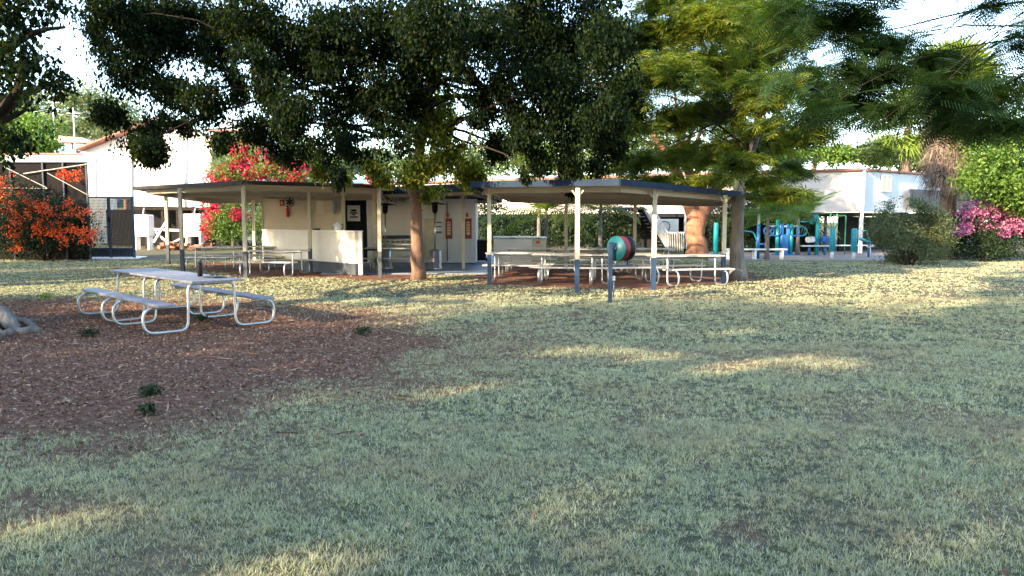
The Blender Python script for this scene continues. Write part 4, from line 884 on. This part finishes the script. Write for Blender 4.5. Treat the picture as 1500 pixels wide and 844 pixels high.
b0 = ex(1272, 377); t = thing('exercise_machine', 'small teal stepper machine at the right end of the yard', 'exercise machine', b0, 0, 'outdoor exercise machines')
MB().cyl(b0, b0 + Vector((0, 0, .9)), .05).build('post', M['blue'], t); MB().box(b0 + Vector((-.18, 0, .75)), (.5, .3, .10), ry=.4).build('pad', M['teal'], t, bevel=.03); MB().box(b0 + Vector((.1, 0, .5)), (.3, .3, .08), ry=-.3).build('pad', M['pale_blue_wall'], t, bevel=.03); MB().tube([b0 + Vector((0, 0, .9)), b0 + Vector((-.15, 0, 1.2)), b0 + Vector((-.35, 0, 1.2))], .02).build('handle', M['teal'], t)

# ---------------------------------------------------------------- fence + gate at left
FY = 31.5
def V3(p): return Vector(p)
t = thing('mesh_enclosure', 'dark shade cloth enclosure behind the orange flowering shrub', 'fence', (P(60, 370, FY).x, FY, 0))
xl, xr = P(-60, 300, FY).x, P(125, 300, FY).x; zt = P(60, 237, FY).z
MB().box(((xl + xr) / 2, FY + .3, zt / 2), (xr - xl, .02, zt)).build('shade_cloth', M['dark_mesh'], t)
for px in (-40, 12, 60, 90, 124):
    x = P(px, 300, FY).x; MB().box((x, FY + .24, zt / 2), (.06, .06, zt + .06)).build('post', M['grey_paint'], t)
MB().bar((xl, FY + .24, zt), (xr, FY + .24, zt), .05, .05).build('rail', M['grey_paint'], t)
MB().bar((P(30, 250, FY).x, FY + .18, P(30, 254, FY).z), (P(124, 238, FY).x, FY + .18, P(124, 240, FY).z), .03, .035).bar((P(0, 243, FY).x, FY + .18, P(0, 243, FY).z), (P(65, 275, FY).x, FY + .18, P(65, 275, FY).z), .03, .03).bar((P(0, 275, FY).x, FY + .2, P(0, 275, FY).z), (P(65, 276, FY).x, FY + .2, P(65, 276, FY).z), .03, .03).bar((P(65, 253, FY).x, FY + .2, P(65, 253, FY).z), (P(124, 285, FY).x, FY + .2, P(124, 285, FY).z), .025, .025).build('rail', M['soffit'], t)
# roof behind enclosure
t = thing('mesh_gate', 'tall dark mesh gate between the enclosure and the raised white house', 'gate', G(163, 378)); gy = t.location.y
x0, x1 = P(129, 330, gy).x, P(195, 330, gy).x; z1 = P(160, 288, gy).z
for a_, c_ in ((x0 + .03, P(158, 330, gy).x), (P(163, 330, gy).x, x1 - .03)):
    mb = MB(); nn = 16
    for k in range(nn + 1):
        x = a_ + (c_ - a_) * k / nn; mb.bar((x, gy, .1), (x, gy, z1 - .1), .014, .014)
    for k in range(38):
        z = .1 + (z1 - .2) * k / 37; mb.bar((a_, gy + .014, z), (c_, gy + .014, z), .012, .012)
    mb.build('mesh_panel', M['dark_mesh'], t)
mb = MB()
for x in (x0, P(160.5, 330, gy).x, x1): mb.box((x, gy, z1 / 2), (.09, .09, z1))
for z in (.42, z1 - .04): mb.box(((x0 + x1) / 2, gy - .002, z), (x1 - x0, .05, .07))
mb.build('frame', M['grey_paint'], t); MB().box(((x0 + x1) / 2, gy + .02, .23), (x1 - x0 - .05, .03, .38)).build('kick_panel', M['grey_paint'], t)
MB().box((P(161, 325, gy).x, gy - .07, P(161, 322, gy).z), (.08, .05, .2)).build('latch', M['black'], t)
mb = MB(); mb.prism([G(120, 380) + V3((0, 0, .02)), G(200, 379) + V3((0, 0, .02)), G(216, 376) + V3((0, 0, .02)), G(125, 375) + V3((0, 0, .02))], .06); tag(mb.build('concrete_path', M['white_wall']), kind='structure')

# ---------------------------------------------------------------- buildings
def window(t, c, w_, h, nrm=(0, -1), m=None):
    n_ = Vector((nrm[0], nrm[1], 0)).normalized(); u = Vector((-n_.y, n_.x, 0)); c = Vector(c)
    f = MB(); f.bar(c - u * w_ / 2, c + u * w_ / 2, .05, h); o = f.build('window', M['glass'], t)
    mb = MB()
    for s in (-1, 1): mb.bar(c + u * s * w_ / 2 + n_ * .03 - Vector((0, 0, h / 2)), c + u * s * w_ / 2 + n_ * .03 + Vector((0, 0, h / 2)), .05, .06, up=n_); mb.bar(c - u * w_ / 2 + n_ * .03 + Vector((0, 0, s * h / 2)), c + u * w_ / 2 + n_ * .03 + Vector((0, 0, s * h / 2)), .06, .05)
    mb.bar(c + n_ * .03 - Vector((0, 0, h / 2)), c + n_ * .03 + Vector((0, 0, h / 2)), .04, .05, up=n_)
    mb.build('frame', M['white'], o)
# raised white house
Hy = 45; t = thing('raised_house', 'white raised house on stumps with red roof trim at left', 'house', (P(215, 350, Hy).x, Hy, 0))
pts = [P(193, 302, Hy), P(308, 304, Hy + .5), P(310, 203, Hy + .5), P(235, 180, Hy + .3), P(193, 196, Hy)]
def slabwall(pts, dy, nm, m, t):
    mb = MB(); n = len(pts); back = [p + Vector((0, dy, 0)) for p in pts]
    mb.add(pts + back, [tuple(range(n)), tuple(range(n, 2 * n))[::-1]] + [((i + 1) % n, i, i + n, (i + 1) % n + n) for i in range(n)]); return mb.build(nm, m, t)
slabwall(pts, 9, 'wall', M['white_wall'], t)
Hz = Hy + 1.2
pts2 = [P(122, 289, Hz), P(193, 289, Hz), P(193, 196, Hz), P(122, 221, Hz)]
slabwall(pts2, 8, 'wall', M['white_wall'], t)
mb = MB(); up = Vector((0, -.25, .08))
mb.bar(P(190, 195, Hy) + up, P(236, 178, Hy + .3) + up, .9, .10); mb.bar(P(234, 178, Hy + .3) + up, P(314, 203, Hy + .5) + up, .9, .10); mb.bar(P(119, 222, Hz) + up, P(190, 195, Hz) + up, .9, .10)
mb.build('roof_trim', M['roof_red'], t)
mb = MB()
for px, ya, yb_, Yq in ((140, 231, 288, Hz), (193.5, 200, 301, Hy), (270, 200, 303, Hy + .3), (308, 206, 304, Hy + .4)): MB().bar(P(px, yb_, Yq) - Vector((0, .04, 0)), P(px, ya, Yq) - Vector((0, .04, 0)), .09, .06).build('batten', M['cream'], t)
mb = MB()
for px in (196, 215, 240, 262, 285, 305):
    for dy in (.4, 4): b0 = P(px, 350, Hy + dy); MB().box((b0.x, Hy + dy, 1.25), (.16, .16, 2.5)).build('stump', M['twig'], t)
MB().bar(P(193, 304.5, Hy + .2), P(308, 306, Hy + .6), .2, .22).build('floor_beam', M['twig'], t)
a, b_ = P(238, 355, Hy + .2), P(262, 318, Hy + .2); c_, e_ = P(238, 330, Hy + .2), P(276, 352, Hy + .2)
MB().bar(P(225, 355, Hy + .2), P(245, 322, Hy + .2), .06, .12).bar(P(225, 336, Hy + .25), P(270, 338, Hy + .25), .06, .14).bar(P(228, 340, Hy + .3), P(246, 356, Hy + .3), .06, .12).bar(P(252, 356, Hy + .3), P(284, 340, Hy + .3), .06, .10).build('cross_brace', M['tank_white'], t)
MB().box((P(250, 330, Hy + 5).x, Hy + 5.5, 1.2), (9, .1, 2.4)).build('back_wall', M['dark'], t)  # near-black sheet stands in for the shade beneath the house
# side stair and porch at right of the raised house
t = thing('porch', 'shaded grey porch with pale roof right of the white raised house', 'porch', (P(340, 350, Hy).x, Hy, 0))
slabwall([P(312, 300, Hy + 2), P(372, 300, Hy + 2), P(372, 197, Hy + 2), P(312, 194, Hy + 2)], 5, 'wall', M['pale_blue_wall'], t)
MB().bar(P(308, 192, Hy + 1), P(376, 196, Hy + 1), 1.6, .14).build('roof_trim', M['roof_red'], t)
slabwall([P(316, 191, Hy + 3), P(362, 193, Hy + 3), P(354, 179, Hy + 3), P(336, 175, Hy + 3), P(324, 180, Hy + 3)], 5, 'roof', M['roof_pale'], t)
MB().bar(P(312, 212, Hy + 1.2), P(345, 246, Hy + 1.2), .1, .14).build('handrail', M['white'], t); MB().bar(P(312, 200, Hy + 1.2), P(312, 300, Hy + 1.2), .1, .14).build('post', M['white'], t)
for (px, py, w_, h_, lab, m_) in ((211, 358, .95, 1.25, 'white water heater under the left end of the raised house', 'tank_white'), (286, 358, 1.0, 1.3, 'white appliance under the right end of the raised house', 'tank_white')):
    b0 = P(px, py, 43.2); b0.z = 0; t = thing('water_heater', lab, 'appliance', b0)
    MB().box(b0 + Vector((0, 0, .75 + h_ / 2)), (w_, .7, h_)).build('body', M[m_], t, bevel=.05)
    for s in (-1, 1): MB().box(b0 + Vector((s * w_ * .38, 0, .38)), (.09, .5, .76)).build('leg', M['white'], t)
    MB().tube([b0 + Vector((0, 0, .75 + h_)), b0 + Vector((.1, 0, 2.4))], .04).build('pipe', M['galv'], t)
b0 = P(265, 358, 42.5); b0.z = 0; mb = MB()
for k in range(26): mb.box(b0 + Vector((rnd.uniform(-1.3, 1.6), rnd.uniform(-.5, .5), rnd.uniform(.05, .4))), (.4, .22, .16), rz=rnd.uniform(0, 3), rx=rnd.uniform(-.3, .3))
o = mb.build('rubble_pile', M['flagstone']); tag(o, 'heap of red brick rubble under the raised house', 'rubble')
# low building behind enclosure
t = thing('low_building', 'long low building with white fascia behind the mesh enclosure', 'building', (P(60, 300, 52).x, 52, 0))
a, b_ = P(15, 238, 52), P(124, 240, 52); MB().box(((a.x + b_.x) / 2, 54, a.z / 2), (b_.x - a.x, 4, a.z)).build('wall', M['cream_wall'], t); MB().box(((a.x + b_.x) / 2, 54, a.z + .25), (b_.x - a.x + .4, 4.4, .5)).build('fascia', M['roof_pale'], t); MB().box(((a.x + b_.x) / 2, 54, a.z + .56), (b_.x - a.x + .5, 4.6, .10)).build('roof_trim', M['roof_red'], t)
# purple house on the rise
t = thing('purple_house', 'distant purple walled house with pink roof on the rise at left', 'house', (P(100, 300, 85).x, 85, 0))
a, b_ = P(62, 225, 85), P(133, 208, 85); MB().box(((a.x + b_.x) / 2, 88, b_.z / 2), (b_.x - a.x, 6, b_.z)).build('wall', M['purple'], t)
slabwall([P(58, 208, 84.6), P(137, 209, 84.6), P(122, 202, 84.6), P(66, 197, 84.6)], 7, 'roof', M['roof_pink'], t)
for px in (80, 98, 116): window(t, P(px, 216, 84.95), 1.0, .7)
MB().bar(P(88, 222, 84.8), P(112, 222, 84.8), .1, .5).build('veranda_rail', M['teal'], t)
# hill
hx = np.linspace(-150, 30, 40); hy = np.linspace(62, 260, 40); HX, HY = np.meshgrid(hx, hy)
HZ_ = np.clip((HY - 62) / 70, 0, 1) ** 1.2 * np.clip((-HX + 10) / 60, 0, 1) * (17 + 5 * np.sin(HX * .05)) - .3
HZ_ = np.where(HY > 150, HZ_ * np.clip((300 - HY) / 150, 0, 1), HZ_)
idx = np.arange(1600).reshape(40, 40); Fc = np.stack([idx[:-1, :-1].ravel(), idx[:-1, 1:].ravel(), idx[1:, 1:].ravel(), idx[1:, :-1].ravel()], 1)
tag(np_mesh('hill', np.stack([HX.ravel(), HY.ravel(), HZ_.ravel()], 1), Fc, mat('hill_scrub', (.16, .15, .07), (.07, .09, .035), .3, .9, bump=.8, bscale=2), smooth=True), kind='structure')
# power poles
for px, ytop, lab in ((77, 142, 'tall white pole left of the pair on the hill'), (107, 158, 'tall white pole right of the pair on the hill')):
    q_ = P(px, ytop, 70); t = thing('power_pole', lab, 'pole', (q_.x, 70, 0), 0, 'poles on the rise'); MB().cyl((q_.x, 70, 0), q_, .07, .05, 8).build('mast', M['tank_white'], t); MB().bar(q_ + Vector((-.6, 0, -.5)), q_ + Vector((.6, 0, -.5)), .05, .05).build('cross_arm', M['white'], t)
mb = MB()
for yy in (173, 180):
    mb.tube(bend(P(-30, yy, 70), P(77, yy - 14, 70), 5, 0, -.02), .022, 4); mb.tube(bend(P(77, yy - 14, 70), P(180, yy - 4, 72), 5, 0, -.02), .022, 4)
tag(mb.build('power_line', M['galv']), 'pale overhead wires strung past the poles on the rise', 'power line')

# long raised building at right with a corner
cor = P(1262, 250, 38); ztop = cor.z; zf = P(1262, 311, 38).z
lA = P(690, 300, 50); lA0 = P(430, 300, 56); rB = P(1440, 300, 46)
t = thing('raised_building', 'long pinkish raised building with dark understorey behind the exercise yard', 'building', (cor.x, cor.y, 0))
def wallseg(a, b_, z0, z1, th, m, nm, off=0):
    d = (b_ - a).normalized(); n_ = Vector((d.y, -d.x, 0)).normalized()
    if n_.y > 0: n_ = -n_
    a2 = Vector((a.x, a.y, (z0 + z1) / 2)) + n_ * off; b2 = Vector((b_.x, b_.y, (z0 + z1) / 2)) + n_ * off
    return MB().bar(a2, b2, th, z1 - z0).build(nm, m, t)
C0 = Vector((cor.x, cor.y, 0)); L0 = Vector((lA0.x, lA0.y, 0)); R0 = Vector((rB.x, rB.y, 0))
wallseg(L0, C0, zf, ztop, .15, M['pink_wall'], 'wall'); wallseg(C0 + Vector((.1, .1, 0)), R0, zf + .02, ztop - .02, .15, M['pale_blue_wall'], 'wall')  # right face takes a cooler grey: its shaded side is put into the colour
wallseg(L0, C0, ztop, ztop + .12, .6, M['roof_red'], 'roof_trim'); wallseg(C0 + Vector((.3, .3, 0)), R0, ztop + .005, ztop + .11, .5, M['roof_red'], 'roof_trim')
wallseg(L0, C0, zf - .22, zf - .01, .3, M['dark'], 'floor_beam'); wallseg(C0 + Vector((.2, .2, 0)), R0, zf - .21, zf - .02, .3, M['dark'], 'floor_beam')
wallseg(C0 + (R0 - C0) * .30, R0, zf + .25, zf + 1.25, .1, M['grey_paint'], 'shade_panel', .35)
bk = Vector((0, 4, 0)); wallseg(L0 + bk, C0 + bk - Vector((.5, 0, 0)), 0, zf - .2, .1, M['dark'], 'understorey_wall'); wallseg(C0 + bk * .6, R0 + bk, 0, zf - .2, .1, M['dark'], 'understorey_wall')  # near-black backing paints the shade below the raised floor
rf = MB(); rf.prism([L0 + Vector((0, 0, ztop + .12)), C0 + Vector((0, 0, ztop + .12)), R0 + Vector((0, 0, ztop + .12)), Vector((R0.x - 4, R0.y + 12, ztop + 1.2)), Vector((L0.x, L0.y + 12, ztop + 1.2))], .08); rf.build('roof', M['roof_pale'], t)
dl = (L0 - C0); nL = Vector((dl.y, -dl.x, 0)).normalized(); nL = nL if nL.y < 0 else -nL
mb = MB()
for k in range(1, 26):
    q_ = C0 + dl * (k / 26); MB().box((q_.x, q_.y + .3, (zf - .2) / 2), (.12, .12, zf - .2)).build('stump', M['grey_paint'], t)
for k in range(1, 5):
    q_ = C0.lerp(R0, k / 5); MB().box((q_.x, q_.y + .3, (zf - .2) / 2), (.12, .12, zf - .2)).build('stump', M['grey_paint'], t)
for k in (.12, .2, .29, .37, .45, .52, .60, .68, .76, .84, .93):
    q_ = C0 + dl * k + nL * .09; window(t, (q_.x, q_.y, zf + 1.3), 1.0, .8, (nL.x, nL.y))
dr_ = R0 - C0; nR = Vector((dr_.y, -dr_.x, 0)).normalized(); nR = nR if nR.y < 0 else -nR
q_ = C0.lerp(R0, .16) + nR * .09; window(t, (q_.x, q_.y, zf + 1.5), .9, .8, (nR.x, nR.y))
wallseg(C0 + nL * .01, C0 + nL * .01 + Vector((.16, .02, 0)), 0, ztop, .12, M['white'], 'corner_post', .02)
# stairs + landing
sy = 39.5; t = thing('stairs', 'dark outdoor stairs with white railings behind the right shelter', 'stairs', G(965, 367))
s0 = P(975, 364, sy); s1 = P(935, 305, sy + .6); nst = 12
mb = MB()
for k in range(nst):
    u = (k + .5) / nst; mb.box((s0.x + (s1.x - s0.x) * u, sy, s0.z * 0 + .1 + (s1.z - .1) * u), (.30, 1.1, .05))
mb.build('treads', M['grey_paint'], t)
MB().bar((s0.x, sy - .55, .05), (s1.x, sy - .55, s1.z), .06, .2).bar((s0.x, sy + .55, .05), (s1.x, sy + .55, s1.z), .06, .2).build('stringer', M['dark'], t)
mb = MB()
for side in (-.58, .58):
    mb.bar((s0.x, sy + side, 1.0), (s1.x, sy + side, s1.z + .95), .05, .05)
    for k in range(24): u = k / 23; x = s0.x + (s1.x - s0.x) * u; z = .05 + (s1.z - .05) * u; mb.bar((x, sy + side, z), (x, sy + side, z + .93), .02, .02)
mb.build('railing', M['white'], t)
lx0 = P(868, 300, sy).x; mb = MB(); mb.bar((lx0, sy - .58, s1.z + .95), (s1.x, sy - .58, s1.z + .95), .05, .05)
for k in range(26): x = lx0 + (s1.x - lx0) * k / 25; mb.bar((x, sy - .58, s1.z), (x, sy - .58, s1.z + .95), .02, .02)
mb.build('railing', M['white'], t); MB().box(((lx0 + s1.x) / 2, sy, s1.z - .03), (s1.x - lx0, 1.3, .1)).build('landing', M['grey_paint'], t)
mb = MB()
for k in range(14): x = P(975, 350, 38.6).x + k * .09; mb.bar((x, 38.6, .1), (x, 38.6, 1.05), .02, .02)
mb.bar((P(975, 350, 38.6).x, 38.6, 1.05), (P(975, 350, 38.6).x + 1.2, 38.6, 1.05), .05, .05); mb.build('gate_railing', M['white'], t)
b0 = P(978, 332, 40.5); t = thing('air_conditioner', 'white air conditioner box on a dark stand by the stairs', 'air conditioner', (b0.x, 40.5, 0))
MB().box(b0, (1.1, .4, .8)).build('body', M['tank_white'], t, bevel=.03); MB().tube([b0 + Vector((-.2 + .28 * math.cos(a * .4), -.22, .28 * math.sin(a * .4))) for a in range(16)], .02, 5, True).build('fan_grille', M['grey_paint'], t)
for s in (-.45, .45): MB().box((b0.x + s, 40.5, (b0.z - .4) / 2), (.05, .3, b0.z - .4)).build('stand', M['dark'], t)
# teal roof far right
t = thing('blue_canopy', 'bright blue and teal canopy glimpsed above the pink bougainvillea', 'canopy', (P(1425, 290, 33).x, 33, 0))
MB().bar(P(1408, 290, 33), P(1436, 292, 33), 1.6, .14).build('roof', M['teal'], t); MB().bar(P(1456, 292, 33.5), P(1476, 290, 33.5), .8, .4).build('cover', M['blue'], t)
for px in (1410, 1434, 1466): q_ = P(px, 300, 33.2); MB().box((q_.x, 33.2, q_.z / 2), (.08, .08, q_.z)).build('post', M['white'], t)

# weeds on the soil
for i, (px, py, r_, lab) in enumerate(((68, 439, .16, 'sunlit yellow green weed on the soil left of the near table'), (222, 578, .10, 'small green weed on the soil below the near table'), (216, 603, .07, 'tiny green weed just in front of another on the soil'), (296, 470, .12, 'green weed under the right side of the near table'), (130, 492, .12, 'flat dark green weed beside the near table'), (532, 490, .14, 'green grass tuft on the soil right of the near table'))):
    b0 = G(px, py); t = thing('weed', lab, 'weed', b0, 0, 'weeds on the bare soil'); leaves('leaves', [(np.array(b0) + [0, 0, r_ * .4], np.array([r_ * 1.1, r_, r_ * .35]))], 150, .045, M['hedge'] if i else M['bright'], t, gap=0, seed=200 + i)
scene.render.resolution_x = 1024; scene.render.resolution_y = 576
